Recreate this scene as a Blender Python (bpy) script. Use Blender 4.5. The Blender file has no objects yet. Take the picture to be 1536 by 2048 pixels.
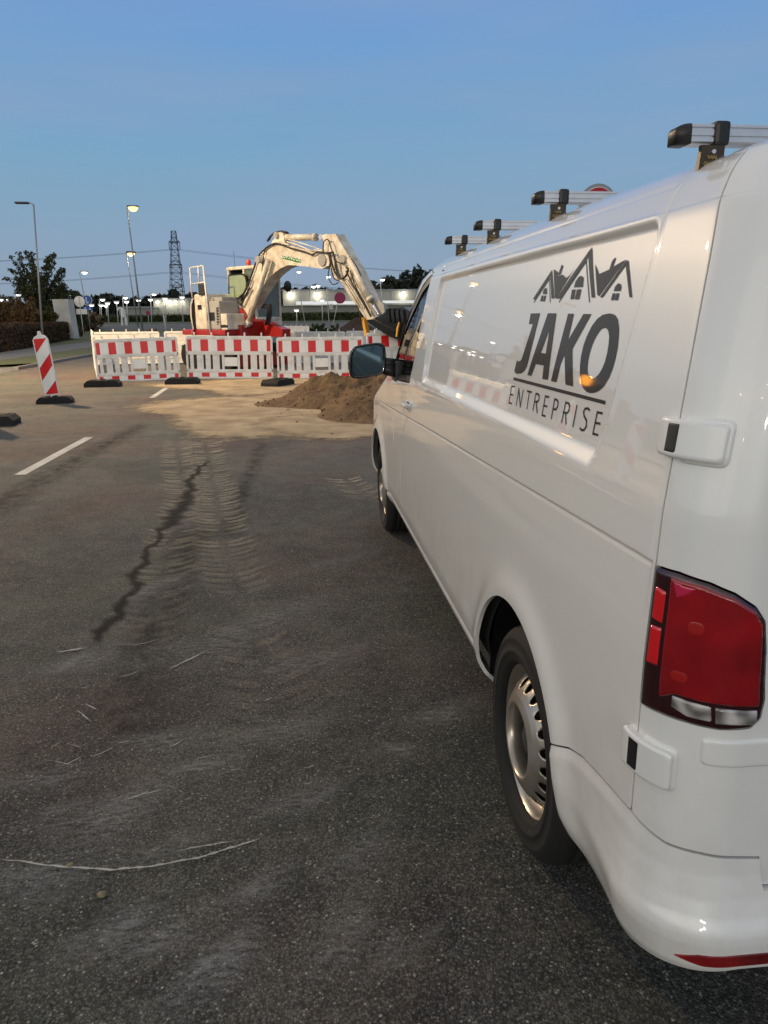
import bpy, bmesh, math, random
import numpy as np
from mathutils import Vector, Matrix
from mathutils.geometry import tessellate_polygon
R_ = math.radians
random.seed(7); rng = np.random.default_rng(7)
S = bpy.context.scene
# ------------------------------------------------------------------ camera
FPX = 1500.0; HC = 1.455; DZ = .045
PITCH = math.atan(388/FPX); YAW = math.atan((768-587)/(FPX/math.cos(PITCH))); ROLL = R_(0.5)
vF = Vector((math.sin(YAW)*math.cos(PITCH), math.cos(YAW)*math.cos(PITCH), -math.sin(PITCH)))
r0 = Vector((math.cos(YAW), -math.sin(YAW), 0)); u0 = r0.cross(vF)
vR = r0*math.cos(ROLL)-u0*math.sin(ROLL); vU = u0*math.cos(ROLL)+r0*math.sin(ROLL)
cam = bpy.data.cameras.new('camera'); camo = bpy.data.objects.new('camera', cam); S.collection.objects.link(camo)
m = Matrix(((vR.x, vU.x, -vF.x, 0), (vR.y, vU.y, -vF.y, 0), (vR.z, vU.z, -vF.z, HC), (0, 0, 0, 1)))
camo.matrix_world = m
cam.sensor_fit = 'VERTICAL'; cam.sensor_height = 36; cam.lens = 36*FPX/2048
cam.clip_start = 0.05; cam.clip_end = 4000
S.camera = camo
def ray(px, py): return vF*FPX+vR*(px-768)-vU*(py-1024)
CAM = Vector((0, 0, HC))
def gnd(px, py, z=0.0): d = ray(px, py); return CAM+d*((z-HC)/d.z)
def atx(px, py, X): d = ray(px, py); return CAM+d*(X/d.x)
def aty(px, py, Y): d = ray(px, py); return CAM+d*(Y/d.y)
# ------------------------------------------------------------------ world: clear dusk sky
W = bpy.data.worlds.new('World'); S.world = W; W.use_nodes = True
wn = W.node_tree.nodes; wl = W.node_tree.links; wn.clear()
def N(nt, t, **k):
    n = nt.nodes.new(t)
    for a, b in k.items():
        if a.startswith('i_'): n.inputs[a[2:].replace('_', ' ')].default_value = b
        else: setattr(n, a, b)
    return n
wt = W.node_tree
tc = N(wt, 'ShaderNodeTexCoord'); sp = N(wt, 'ShaderNodeSeparateXYZ'); wl.new(tc.outputs['Generated'], sp.inputs[0])
rp = N(wt, 'ShaderNodeValToRGB'); wl.new(sp.outputs['Z'], rp.inputs[0])
def ramp(rp, pts, interp='B_SPLINE'):
    cr = rp.color_ramp; cr.interpolation = interp
    while len(cr.elements) > 1: cr.elements.remove(cr.elements[-1])
    cr.elements[0].position = pts[0][0]; cr.elements[0].color = (*pts[0][1], 1)
    for p, c in pts[1:]:
        e = cr.elements.new(p); e.color = (*c, 1)
ramp(rp, [(0, (.26, .31, .37)), (.03, (.255, .32, .40)), (.09, (.23, .338, .45)), (.18, (.185, .345, .505)), (.30, (.15, .315, .57)), (.42, (.19, .29, .56)), (.56, (.40, .43, .48)), (1, (.50, .50, .50))], 'LINEAR')
# pale afterglow low in the sky opposite the view (behind and left of the camera)
GL = Vector((-.72, -.69, .10)).normalized()
dt = N(wt, 'ShaderNodeVectorMath', operation='DOT_PRODUCT'); wl.new(tc.outputs['Generated'], dt.inputs[0]); dt.inputs[1].default_value = GL
mr = N(wt, 'ShaderNodeMapRange', interpolation_type='SMOOTHSTEP'); mr.inputs['From Min'].default_value = .1; mr.inputs['From Max'].default_value = 1.0
wl.new(dt.outputs['Value'], mr.inputs['Value'])
zz = N(wt, 'ShaderNodeMapRange', interpolation_type='SMOOTHSTEP'); zz.inputs['From Min'].default_value = .75; zz.inputs['From Max'].default_value = 0.0
wl.new(sp.outputs['Z'], zz.inputs['Value'])
lowf = N(wt, 'ShaderNodeMapRange', interpolation_type='SMOOTHSTEP'); lowf.inputs['From Min'].default_value = -.06; lowf.inputs['From Max'].default_value = .24; wl.new(sp.outputs['Z'], lowf.inputs['Value'])
gm0 = N(wt, 'ShaderNodeMath', operation='MULTIPLY'); wl.new(zz.outputs[0], gm0.inputs[0]); wl.new(lowf.outputs[0], gm0.inputs[1])
gm = N(wt, 'ShaderNodeMath', operation='MULTIPLY'); wl.new(mr.outputs[0], gm.inputs[0]); wl.new(gm0.outputs[0], gm.inputs[1])
# faint wisps
mp = N(wt, 'ShaderNodeMapping'); mp.inputs['Scale'].default_value = (1.2, 1.2, 7); mp.inputs['Rotation'].default_value = (0, R_(14), R_(20)); wl.new(tc.outputs['Generated'], mp.inputs[0])
nz = N(wt, 'ShaderNodeTexNoise'); nz.inputs['Scale'].default_value = 1.6; nz.inputs['Detail'].default_value = 3; wl.new(mp.outputs[0], nz.inputs['Vector'])
nm = N(wt, 'ShaderNodeMapRange'); nm.inputs['From Min'].default_value = .44; nm.inputs['From Max'].default_value = .8; nm.inputs['To Max'].default_value = .75; wl.new(nz.outputs[0], nm.inputs['Value'])
mx0 = N(wt, 'ShaderNodeMix', data_type='RGBA'); wl.new(nm.outputs[0], mx0.inputs['Factor']); wl.new(rp.outputs[0], mx0.inputs['A']); mx0.inputs['B'].default_value = (.25, .335, .50, 1)
mx = N(wt, 'ShaderNodeMix', data_type='RGBA'); wl.new(gm.outputs[0], mx.inputs['Factor']); wl.new(mx0.outputs['Result'], mx.inputs['A']); mx.inputs['B'].default_value = (1.70, 1.58, 1.36, 1)
bg = N(wt, 'ShaderNodeBackground'); bg.inputs['Strength'].default_value = 1.1; wl.new(mx.outputs['Result'], bg.inputs['Color'])
wo = N(wt, 'ShaderNodeOutputWorld'); wl.new(bg.outputs[0], wo.inputs[0])
# ------------------------------------------------------------------ weak, very soft low light from the afterglow
sun = bpy.data.lights.new('sun', 'SUN'); sun.energy = .14; sun.angle = R_(40); sun.color = (1, .86, .66)
suno = bpy.data.objects.new('sun', sun); S.collection.objects.link(suno)
suno.rotation_euler = Vector((.80, .57, -.20)).to_track_quat('-Z', 'Y').to_euler()
S.view_settings.view_transform = 'Standard'; S.view_settings.look = 'None'; S.view_settings.exposure = 0.0; S.view_settings.gamma = 1.0
# ------------------------------------------------------------------ materials
def mat(name, col=(.5, .5, .5), rough=.6, metal=0, spec=.5, coat=0, coatr=.03, emit=None, es=1, var=0, vscale=8, bump=0, bscale=60, trans=0, ior=1.45, varcol=None, detail=4, bdist=.01):
    M = bpy.data.materials.new(name); M.use_nodes = True; nt = M.node_tree; b = nt.nodes['Principled BSDF']
    b.inputs['Base Color'].default_value = (*col, 1); b.inputs['Roughness'].default_value = rough; b.inputs['Metallic'].default_value = metal
    b.inputs['Specular IOR Level'].default_value = spec; b.inputs['Coat Weight'].default_value = coat; b.inputs['Coat Roughness'].default_value = coatr
    b.inputs['Transmission Weight'].default_value = trans; b.inputs['IOR'].default_value = ior
    if emit: b.inputs['Emission Color'].default_value = (*emit, 1); b.inputs['Emission Strength'].default_value = es
    if var or bump:
        t = N(nt, 'ShaderNodeTexCoord')
    if var:
        n = N(nt, 'ShaderNodeTexNoise'); n.inputs['Scale'].default_value = vscale; n.inputs['Detail'].default_value = detail
        nt.links.new(t.outputs['Object'], n.inputs['Vector'])
        r = N(nt, 'ShaderNodeMapRange'); r.inputs['From Min'].default_value = .3; r.inputs['From Max'].default_value = .7
        nt.links.new(n.outputs[0], r.inputs['Value'])
        x = N(nt, 'ShaderNodeMix', data_type='RGBA'); vc = varcol or tuple(c*(1-var) for c in col)
        x.inputs['A'].default_value = (*col, 1); x.inputs['B'].default_value = (*vc, 1)
        nt.links.new(r.outputs[0], x.inputs['Factor']); nt.links.new(x.outputs['Result'], b.inputs['Base Color'])
    if bump:
        n2 = N(nt, 'ShaderNodeTexNoise'); n2.inputs['Scale'].default_value = bscale; n2.inputs['Detail'].default_value = 3
        nt.links.new(t.outputs['Object'], n2.inputs['Vector'])
        bp = N(nt, 'ShaderNodeBump'); bp.inputs['Strength'].default_value = bump; bp.inputs['Distance'].default_value = bdist
        nt.links.new(n2.outputs[0], bp.inputs['Height']); nt.links.new(bp.outputs[0], b.inputs['Normal'])
    return M
M = {}
def paintmat():
    m_ = mat('van_paint', (.70, .705, .69), .40, coat=1, coatr=.02); nt = m_.node_tree; L = nt.links.new; b = nt.nodes['Principled BSDF']; b.inputs['Coat IOR'].default_value = 1.62
    tc = N(nt, 'ShaderNodeTexCoord'); sx = N(nt, 'ShaderNodeSeparateXYZ'); L(tc.outputs['Object'], sx.inputs[0])
    # road film: thin dust low down and behind the wheels, with streaks
    g = N(nt, 'ShaderNodeMapRange', interpolation_type='SMOOTHSTEP'); g.inputs['From Min'].default_value = .95; g.inputs['From Max'].default_value = .32; L(sx.outputs['Z'], g.inputs['Value'])
    n = N(nt, 'ShaderNodeTexNoise'); n.inputs['Scale'].default_value = 6; n.inputs['Detail'].default_value = 8; n.inputs['Roughness'].default_value = .7; L(tc.outputs['Object'], n.inputs['Vector'])
    r = N(nt, 'ShaderNodeMapRange'); r.inputs['From Min'].default_value = .38; r.inputs['From Max'].default_value = .72; L(n.outputs[0], r.inputs['Value'])
    k = N(nt, 'ShaderNodeMath', operation='MULTIPLY'); L(g.outputs[0], k.inputs[0]); L(r.outputs[0], k.inputs[1])
    # fine spatter everywhere
    n2 = N(nt, 'ShaderNodeTexNoise'); n2.inputs['Scale'].default_value = 120; n2.inputs['Detail'].default_value = 2; L(tc.outputs['Object'], n2.inputs['Vector'])
    r2 = N(nt, 'ShaderNodeMapRange'); r2.inputs['From Min'].default_value = .70; r2.inputs['From Max'].default_value = .76; r2.inputs['To Max'].default_value = .5; L(n2.outputs[0], r2.inputs['Value'])
    k2 = N(nt, 'ShaderNodeMath', operation='MULTIPLY'); L(r2.outputs[0], k2.inputs[0]); L(r.outputs[0], k2.inputs[1])
    a = N(nt, 'ShaderNodeMath', operation='ADD', use_clamp=True); L(k.outputs[0], a.inputs[0]); L(k2.outputs[0], a.inputs[1])
    a2 = N(nt, 'ShaderNodeMath', operation='MULTIPLY'); L(a.outputs[0], a2.inputs[0]); a2.inputs[1].default_value = .55
    x = N(nt, 'ShaderNodeMix', data_type='RGBA'); x.inputs['A'].default_value = (.70, .705, .69, 1); x.inputs['B'].default_value = (.40, .36, .30, 1); L(a2.outputs[0], x.inputs['Factor']); L(x.outputs['Result'], b.inputs['Base Color'])
    cw = N(nt, 'ShaderNodeMapRange'); cw.inputs['To Min'].default_value = .02; cw.inputs['To Max'].default_value = .35; L(a2.outputs[0], cw.inputs['Value']); L(cw.outputs[0], b.inputs['Coat Roughness'])
    return m_
M['paint'] = paintmat()
M['paint_in'] = mat('door_gap', (.03, .03, .03), .8)
M['ink'] = mat('logo_ink', (.016, .021, .030), .6, spec=.15, coat=.35, coatr=.04)
M['black'] = mat('black_plastic', (.014, .014, .015), .45, var=.3, vscale=20)
M['blackgloss'] = mat('black_gloss', (.008, .008, .009), .12, coat=.5)
M['rubber'] = mat('tyre_rubber', (.008, .008, .008), .8, bump=.25, bscale=140, var=.3, vscale=10, bdist=.002)
M['recycled'] = mat('recycled_rubber', (.018, .017, .016), .85, bump=.6, bscale=90, var=.35, vscale=14)
M['steel'] = mat('rim_steel', (.50, .47, .42), .34, metal=.75, var=.35, vscale=9, varcol=(.30, .25, .19))
M['hub'] = mat('hub_dark', (.035, .033, .03), .6, var=.4, vscale=30)
M['alu'] = mat('aluminium', (.62, .62, .63), .32, metal=.7, var=.12, vscale=30)
M['redlens'] = mat('red_lens', (.30, .004, .008), .12, coat=1, var=.5, vscale=9, varcol=(.09, .001, .003), detail=2)
M['redlens2'] = mat('red_reflector', (.55, .008, .012), .15, coat=1)
M['darkred'] = mat('dark_red_housing', (.022, .002, .004), .1, coat=1)
M['clear'] = mat('clear_lens', (.50, .48, .46), .12, coat=1, var=.8, vscale=45, detail=0)
M['plastic'] = mat('white_plastic', (.86, .85, .81), .45, var=.2, vscale=6, varcol=(.66, .63, .56), detail=9)
M['plastic2'] = mat('grey_plastic', (.50, .53, .58), .5, var=.15, vscale=4)
M['reflw'] = mat('white_sheeting', (.90, .89, .83), .35, var=.08, vscale=6)
M['reflr'] = mat('red_sheeting', (.72, .010, .016), .35, var=.10, vscale=8)
M['cream'] = mat('excavator_paint', (.72, .68, .59), .4, coat=.3, var=.3, vscale=5, varcol=(.42, .35, .25), detail=9)
M['creamg'] = mat('excavator_grey', (.33, .32, .30), .5, var=.2, vscale=3)
M['exred'] = mat('excavator_red', (.34, .014, .011), .4, coat=.3, var=.3, vscale=3)
M['chrome'] = mat('chrome_rod', (.7, .7, .7), .12, metal=1)
M['hose'] = mat('hose_rubber', (.012, .012, .012), .5)
M['glass'] = mat('cab_glass', (.10, .13, .10), .05, coat=1, var=.3, vscale=1.5)
M['glassg'] = mat('tinted_pane', (.30, .33, .20), .12, coat=1, var=.3, vscale=2, varcol=(.16, .24, .12))
M['yellow'] = mat('yellow_paint', (.62, .30, .03), .5)
M['orange'] = mat('orange_lens', (.8, .12, .01), .2, coat=1)
M['galv'] = mat('galvanised_steel', (.30, .31, .32), .5, metal=.4, var=.2, vscale=6)
M['galvl'] = mat('pale_galvanised', (.55, .55, .53), .5, metal=.1)
M['lampwarm'] = mat('lamp_warm', (.9, .8, .6), .3, emit=(1, .60, .20), es=2.6)
M['lampwhite'] = mat('lamp_white', (.9, .9, .9), .3, emit=(1, .96, .85), es=9)
M['lampfar'] = mat('lamp_far', (.9, .9, .9), .3, emit=(1, .97, .9), es=5)
M['darkmetal'] = mat('dark_metal', (.03, .03, .035), .5)
M['signblue'] = mat('sign_blue', (.01, .09, .36), .4)
M['signwhite'] = mat('sign_white', (.72, .72, .70), .4)
M['signback'] = mat('sign_back', (.75, .74, .68), .45, metal=.2)
M['signpurple'] = mat('sign_crimson', (.26, .008, .07), .45)
M['signred'] = mat('sign_red', (.38, .01, .02), .4)
M['green'] = mat('sticker_green', (.02, .17, .04), .5)
M['concrete'] = mat('concrete', (.33, .32, .29), .8, var=.25, vscale=.8, bump=.2)
M['wall'] = mat('wall_panel', (.38, .37, .31), .7, var=.12, vscale=.4)
M['wall2'] = mat('wall_panel_low', (.27, .27, .23), .7, var=.15, vscale=.3)
M['roofw'] = mat('canopy_white', (.85, .85, .85), .6)
M['bark'] = mat('bark', (.07, .05, .035), .9, var=.4, vscale=12)
M['interior'] = mat('cab_interior', (.05, .05, .05), .8)
M['seat'] = mat('seat_cloth', (.06, .06, .065), .9, var=.3, vscale=60)
M['cable'] = mat('cable', (.05, .055, .065), .6)
def leafmat(name, c1, c2, sc):
    return mat(name, c1, .7, var=.5, vscale=sc, varcol=c2, spec=.25)
M['leafdark'] = leafmat('leaf_dark', (.035, .048, .020), (.08, .08, .03), .8)
M['leafolive'] = leafmat('leaf_olive', (.09, .075, .012), (.04, .045, .012), 1.2)
M['leafbrown'] = leafmat('leaf_brown', (.075, .045, .022), (.13, .085, .035), 1.0)
M['leafhedge'] = leafmat('leaf_hedge', (.045, .030, .015), (.08, .046, .022), 1.5)
M['leaffar'] = leafmat('leaf_far', (.028, .034, .022), (.045, .05, .034), .05)
M['leafshrub'] = leafmat('leaf_shrub', (.04, .055, .018), (.07, .08, .03), .8)
# ------------------------------------------------------------------ helpers
def link(o, parent=None):
    S.collection.objects.link(o)
    if parent is not None: o.parent = parent
    return o
def tag(o, label=None, cat=None, group=None, kind=None):
    if label: o['label'] = label
    if cat: o['category'] = cat
    if group: o['group'] = group
    if kind: o['kind'] = kind
    return o
def thing(name, label, cat, loc=(0, 0, 0), rz=0, group=None):
    o = bpy.data.objects.new(name, None); o.empty_display_size = .2; link(o); o.location = loc; o.rotation_euler = (0, 0, rz)
    return tag(o, label, cat, group)
def meshobj(name, verts, faces, mats, parent=None, smooth=False, midx=None):
    me = bpy.data.meshes.new(name); me.from_pydata([tuple(v) for v in verts], [], [tuple(f) for f in faces]); 
    for mm in (mats if isinstance(mats, (list, tuple)) else [mats]): me.materials.append(mm)
    if midx is not None: me.polygons.foreach_set('material_index', midx)
    if smooth: me.polygons.foreach_set('use_smooth', [True]*len(me.polygons))
    me.update()
    return link(bpy.data.objects.new(name, me), parent)
class MB:
    def __init__(s): s.v = []; s.f = []; s.m = []; s.sm = []
    def add(s, vs, fs, mi=0, sm=False):
        b = len(s.v); s.v += [tuple(x) for x in vs]; s.f += [tuple(i+b for i in f) for f in fs]; s.m += [mi]*len(fs); s.sm += [sm]*len(fs); return s
    def box(s, a, b, mi=0, bev=0, T=None):
        x0, y0, z0 = a; x1, y1, z1 = b
        if bev <= 0:
            vs = [(x, y, z) for x in (x0, x1) for y in (y0, y1) for z in (z0, z1)]
            fs = [(0, 1, 3, 2), (4, 6, 7, 5), (0, 4, 5, 1), (2, 3, 7, 6), (0, 2, 6, 4), (1, 5, 7, 3)]
        else:
            bm = bmesh.new(); bmesh.ops.create_cube(bm, size=1)
            for v in bm.verts: v.co = Vector(((x0+x1)/2+v.co.x*(x1-x0), (y0+y1)/2+v.co.y*(y1-y0), (z0+z1)/2+v.co.z*(z1-z0)))
            bmesh.ops.bevel(bm, geom=bm.edges[:], offset=bev, segments=2, affect='EDGES', profile=.6)
            bm.verts.index_update(); vs = [tuple(v.co) for v in bm.verts]; fs = [tuple(v.index for v in f.verts) for f in bm.faces]; bm.free()
        if T is not None: vs = [tuple(T @ Vector(v)) for v in vs]
        return s.add(vs, fs, mi)
    def tube(s, p, q, r, r2=None, n=8, mi=0, caps=True):
        p = Vector(p); q = Vector(q); r2 = r if r2 is None else r2
        d = (q-p).normalized(); a = d.orthogonal().normalized(); b = d.cross(a)
        vs = []
        for c, rr in ((p, r), (q, r2)):
            for i in range(n): t = 2*math.pi*i/n; vs.append(c+a*rr*math.cos(t)+b*rr*math.sin(t))
        bi = len(s.v); s.add(vs, [(i, (i+1) % n, n+(i+1) % n, n+i) for i in range(n)], mi, True)
        if caps: s.f += [tuple(bi+i for i in range(n))[::-1], tuple(bi+n+i for i in range(n))]; s.m += [mi]*2; s.sm += [False]*2
        return s
    def path(s, pts, r, n=6, mi=0):
        pts = [Vector(p) for p in pts]
        if len(pts) > 2:   # smooth
            o = [pts[0]]
            for i in range(len(pts)-1):
                p0 = pts[max(i-1, 0)]; p1 = pts[i]; p2 = pts[i+1]; p3 = pts[min(i+2, len(pts)-1)]
                for k in range(1, 6):
                    t = k/5; o.append(.5*((2*p1)+(p2-p0)*t+(2*p0-5*p1+4*p2-p3)*t*t+(3*p1-p0-3*p2+p3)*t*t*t))
            pts = o
        vs = []; fs = []
        for i, p in enumerate(pts):
            d = (pts[min(i+1, len(pts)-1)]-pts[max(i-1, 0)]).normalized()
            if i == 0: a = d.orthogonal().normalized()
            else: a = (a-d*a.dot(d)).normalized()
            b = d.cross(a)
            for k in range(n): t = 2*math.pi*k/n; vs.append(p+a*r*math.cos(t)+b*r*math.sin(t))
            if i: 
                for k in range(n): fs.append(((i-1)*n+k, (i-1)*n+(k+1) % n, i*n+(k+1) % n, i*n+k))
        return s.add(vs, fs, mi, True)
    def prism(s, poly, fn0, fn1, mi=0, mi_side=None):
        # poly: 2D pts; fn0/fn1 map a 2D pt to 3D on the near / far face
        n = len(poly); vs = [fn0(p) for p in poly]+[fn1(p) for p in poly]
        tri = tessellate_polygon([[Vector((p[0], p[1], 0)) for p in poly]])
        fs = [tuple(t) for t in tri]+[tuple(n+i for i in t[::-1]) for t in tri]
        s.add(vs, fs, mi); bi = len(s.v)-2*n
        sd = [(bi+i, bi+(i+1) % n, bi+n+(i+1) % n, bi+n+i) for i in range(n)]
        s.f += sd; s.m += [mi if mi_side is None else mi_side]*n; s.sm += [False]*n
        return s
    def lathe(s, prof, n=32, mi=0, T=None, sm=True):
        # prof (r, h) about local z
        vs = []; fs = []
        for i, (r, h) in enumerate(prof):
            for k in range(n): t = 2*math.pi*k/n; vs.append((r*math.cos(t), r*math.sin(t), h))
            if i:
                for k in range(n): fs.append(((i-1)*n+k, (i-1)*n+(k+1) % n, i*n+(k+1) % n, i*n+k))
        if T is not None: vs = [tuple(T @ Vector(v)) for v in vs]
        return s.add(vs, fs, mi, sm)
    def build(s, name, mats, parent=None):
        o = meshobj(name, s.v, s.f, mats, parent, midx=s.m)
        o.data.polygons.foreach_set('use_smooth', s.sm); 
        bm = bmesh.new(); bm.from_mesh(o.data); bmesh.ops.recalc_face_normals(bm, faces=bm.faces[:]); bm.to_mesh(o.data); bm.free()
        return o
def copy_tree(o, parent=None):
    c = o.copy(); S.collection.objects.link(c); c.parent = parent
    for ch in o.children: copy_tree(ch, c)
    return c
def leafcloud(mb, centres, n, size, mi=0, flat=1.0):
    # centres: list of (x,y,z,rx,rz); leaf clumps spread through the volume
    cs = np.array(centres); k = rng.integers(0, len(cs), n); c = cs[k]
    d = rng.normal(size=(n, 3)); d /= np.linalg.norm(d, axis=1)[:, None]; rr = rng.random(n)**.45
    p = c[:, :3]+d*rr[:, None]*np.stack([c[:, 3], c[:, 3], c[:, 4]], 1)
    a = rng.normal(size=(n, 3)); a /= np.linalg.norm(a, axis=1)[:, None]; b = np.cross(a, rng.normal(size=(n, 3))); b /= np.linalg.norm(b, axis=1)[:, None]
    sz = size*(.5+rng.random(n))[:, None]
    v = np.stack([p-a*sz, p-b*sz*.55, p+a*sz, p+b*sz*.55], 1).reshape(-1, 3)
    base = len(mb.v); mb.v += [tuple(x) for x in v.tolist()]; mb.f += [(base+4*i, base+4*i+1, base+4*i+2, base+4*i+3) for i in range(n)]
    mb.m += [mi]*n; mb.sm += [False]*n
NEAR_W = 7000
# ================================================================== TERRAIN, ROAD
def ter(x, y):
    k = min(max((y-84)/46, 0), 1); return 1.12*k*k*(3-2*k)
def sheet(name, xs, ys, mt, dz=0.0, kind='structure'):
    vs = []; fs = []; ny = len(ys)
    for i, x in enumerate(xs):
        for j, y in enumerate(ys): vs.append((x, y, ter(x, y)+dz))
    for i in range(len(xs)-1):
        for j in range(ny-1): fs.append((i*ny+j, (i+1)*ny+j, (i+1)*ny+j+1, i*ny+j+1))
    return tag(meshobj(name, vs, fs, mt, smooth=True), kind=kind)
def asphalt():
    m_ = bpy.data.materials.new('asphalt'); m_.use_nodes = True; nt = m_.node_tree; L = nt.links.new; b = nt.nodes['Principled BSDF']
    tc = N(nt, 'ShaderNodeTexCoord'); O = tc.outputs['Object']
    v = N(nt, 'ShaderNodeTexVoronoi'); v.inputs['Scale'].default_value = 165; L(O, v.inputs['Vector'])
    v2 = N(nt, 'ShaderNodeTexVoronoi'); v2.inputs['Scale'].default_value = 330; L(O, v2.inputs['Vector'])
    sepc = N(nt, 'ShaderNodeSeparateColor'); L(v.outputs['Color'], sepc.inputs[0])
    st = N(nt, 'ShaderNodeValToRGB'); L(sepc.outputs[0], st.inputs[0]); ramp(st, [(0, (.024, .024, .023)), (.42, (.046, .046, .043)), (.80, (.095, .094, .087)), (.97, (.14, .137, .125)), (1, (.36, .35, .32))], 'LINEAR')
    # large patches
    n1 = N(nt, 'ShaderNodeTexNoise'); n1.inputs['Scale'].default_value = .9; n1.inputs['Detail'].default_value = 5; n1.inputs['Distortion'].default_value = .6; L(O, n1.inputs['Vector'])
    n2 = N(nt, 'ShaderNodeTexNoise'); n2.inputs['Scale'].default_value = 5; n2.inputs['Detail'].default_value = 6; n2.inputs['Roughness'].default_value = .65; L(O, n2.inputs['Vector'])
    n3 = N(nt, 'ShaderNodeTexNoise'); n3.inputs['Scale'].default_value = 45; n3.inputs['Detail'].default_value = 4; L(O, n3.inputs['Vector'])
    sx = N(nt, 'ShaderNodeSeparateXYZ'); L(O, sx.inputs[0])
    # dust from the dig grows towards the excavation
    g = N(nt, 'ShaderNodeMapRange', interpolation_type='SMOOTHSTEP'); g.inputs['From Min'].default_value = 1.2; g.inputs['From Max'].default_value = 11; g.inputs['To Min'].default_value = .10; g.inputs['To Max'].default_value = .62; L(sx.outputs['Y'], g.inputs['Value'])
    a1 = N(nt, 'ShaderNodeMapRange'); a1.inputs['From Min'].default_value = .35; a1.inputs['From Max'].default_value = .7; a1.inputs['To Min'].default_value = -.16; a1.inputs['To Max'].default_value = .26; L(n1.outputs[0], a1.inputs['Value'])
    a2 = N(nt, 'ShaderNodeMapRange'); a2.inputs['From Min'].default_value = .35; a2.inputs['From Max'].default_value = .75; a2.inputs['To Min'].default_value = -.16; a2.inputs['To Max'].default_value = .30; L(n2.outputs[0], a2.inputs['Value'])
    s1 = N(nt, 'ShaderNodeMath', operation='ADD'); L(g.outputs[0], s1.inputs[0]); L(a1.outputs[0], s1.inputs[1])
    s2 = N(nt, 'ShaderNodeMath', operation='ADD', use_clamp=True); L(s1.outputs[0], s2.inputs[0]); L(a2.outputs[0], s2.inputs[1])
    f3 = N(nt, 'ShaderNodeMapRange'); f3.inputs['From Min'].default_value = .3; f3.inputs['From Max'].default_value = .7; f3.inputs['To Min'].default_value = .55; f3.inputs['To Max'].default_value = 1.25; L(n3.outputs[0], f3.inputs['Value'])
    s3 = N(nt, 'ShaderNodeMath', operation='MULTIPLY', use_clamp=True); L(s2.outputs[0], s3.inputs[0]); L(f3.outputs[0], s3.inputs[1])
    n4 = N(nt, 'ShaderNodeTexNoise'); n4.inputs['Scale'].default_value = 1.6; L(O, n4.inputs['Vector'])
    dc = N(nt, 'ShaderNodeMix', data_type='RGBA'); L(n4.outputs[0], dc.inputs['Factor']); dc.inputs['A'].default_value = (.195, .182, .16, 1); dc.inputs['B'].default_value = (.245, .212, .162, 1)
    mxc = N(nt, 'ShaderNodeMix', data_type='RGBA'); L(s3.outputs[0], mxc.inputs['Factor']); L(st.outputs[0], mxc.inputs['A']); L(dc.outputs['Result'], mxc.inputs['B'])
    # reddish / greenish tints of different laying batches and stains
    n5 = N(nt, 'ShaderNodeTexNoise'); n5.inputs['Scale'].default_value = .7; n5.inputs['Detail'].default_value = 3; mp = N(nt, 'ShaderNodeMapping'); mp.inputs['Location'].default_value = (4, 9, 2); L(O, mp.inputs[0]); L(mp.outputs[0], n5.inputs['Vector'])
    tr = N(nt, 'ShaderNodeValToRGB'); L(n5.outputs[0], tr.inputs[0]); ramp(tr, [(.3, (.84, .95, .84)), (.5, (1, 1, 1)), (.66, (1.0, .82, .80))], 'LINEAR')
    ml = N(nt, 'ShaderNodeMix', data_type='RGBA', blend_type='MULTIPLY'); ml.inputs['Factor'].default_value = 1; L(mxc.outputs['Result'], ml.inputs['A']); L(tr.outputs[0], ml.inputs['B'])
    cv = N(nt, 'ShaderNodeMapRange'); cv.inputs['From Min'].default_value = .25; cv.inputs['From Max'].default_value = .75; cv.inputs['To Min'].default_value = 1.50; cv.inputs['To Max'].default_value = .52; L(v.outputs['Distance'], cv.inputs['Value'])  # dims stone edges: crevice shade put into the colour, plus darker bitumen
    ml2 = N(nt, 'ShaderNodeMix', data_type='RGBA', blend_type='MULTIPLY'); ml2.inputs['Factor'].default_value = 1; L(ml.outputs['Result'], ml2.inputs['A']); L(cv.outputs[0], ml2.inputs['B'])
    L(ml2.outputs['Result'], b.inputs['Base Color'])
    b.inputs['Roughness'].default_value = .82; b.inputs['Specular IOR Level'].default_value = .35
    h1 = N(nt, 'ShaderNodeMath', operation='ADD'); L(v.outputs['Distance'], h1.inputs[0]); L(v2.outputs['Distance'], h1.inputs[1])
    bp = N(nt, 'ShaderNodeBump', invert=True); bp.inputs['Strength'].default_value = 1.0; bp.inputs['Distance'].default_value = .005; L(h1.outputs[0], bp.inputs['Height']); L(bp.outputs[0], b.inputs['Normal'])
    return m_
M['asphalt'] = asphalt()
M['asphalt2'] = mat('far_asphalt', (.15, .135, .115), .85, var=.3, vscale=.5)
M['paving'] = mat('footpath_paving', (.20, .19, .175), .85, var=.35, vscale=2.5, bump=.3, bscale=30)
M['grass'] = mat('grass_ground', (.085, .105, .032), .9, var=.5, vscale=.35, varcol=(.13, .12, .05), bump=.5, bscale=12)
M['lawn'] = mat('lawn_green', (.09, .11, .035), .9, var=.3, vscale=.2)  # lawn green, slightly lighter than the grass
M['kerb'] = mat('kerb_stone', (.22, .21, .19), .8, var=.2, vscale=3)
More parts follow.
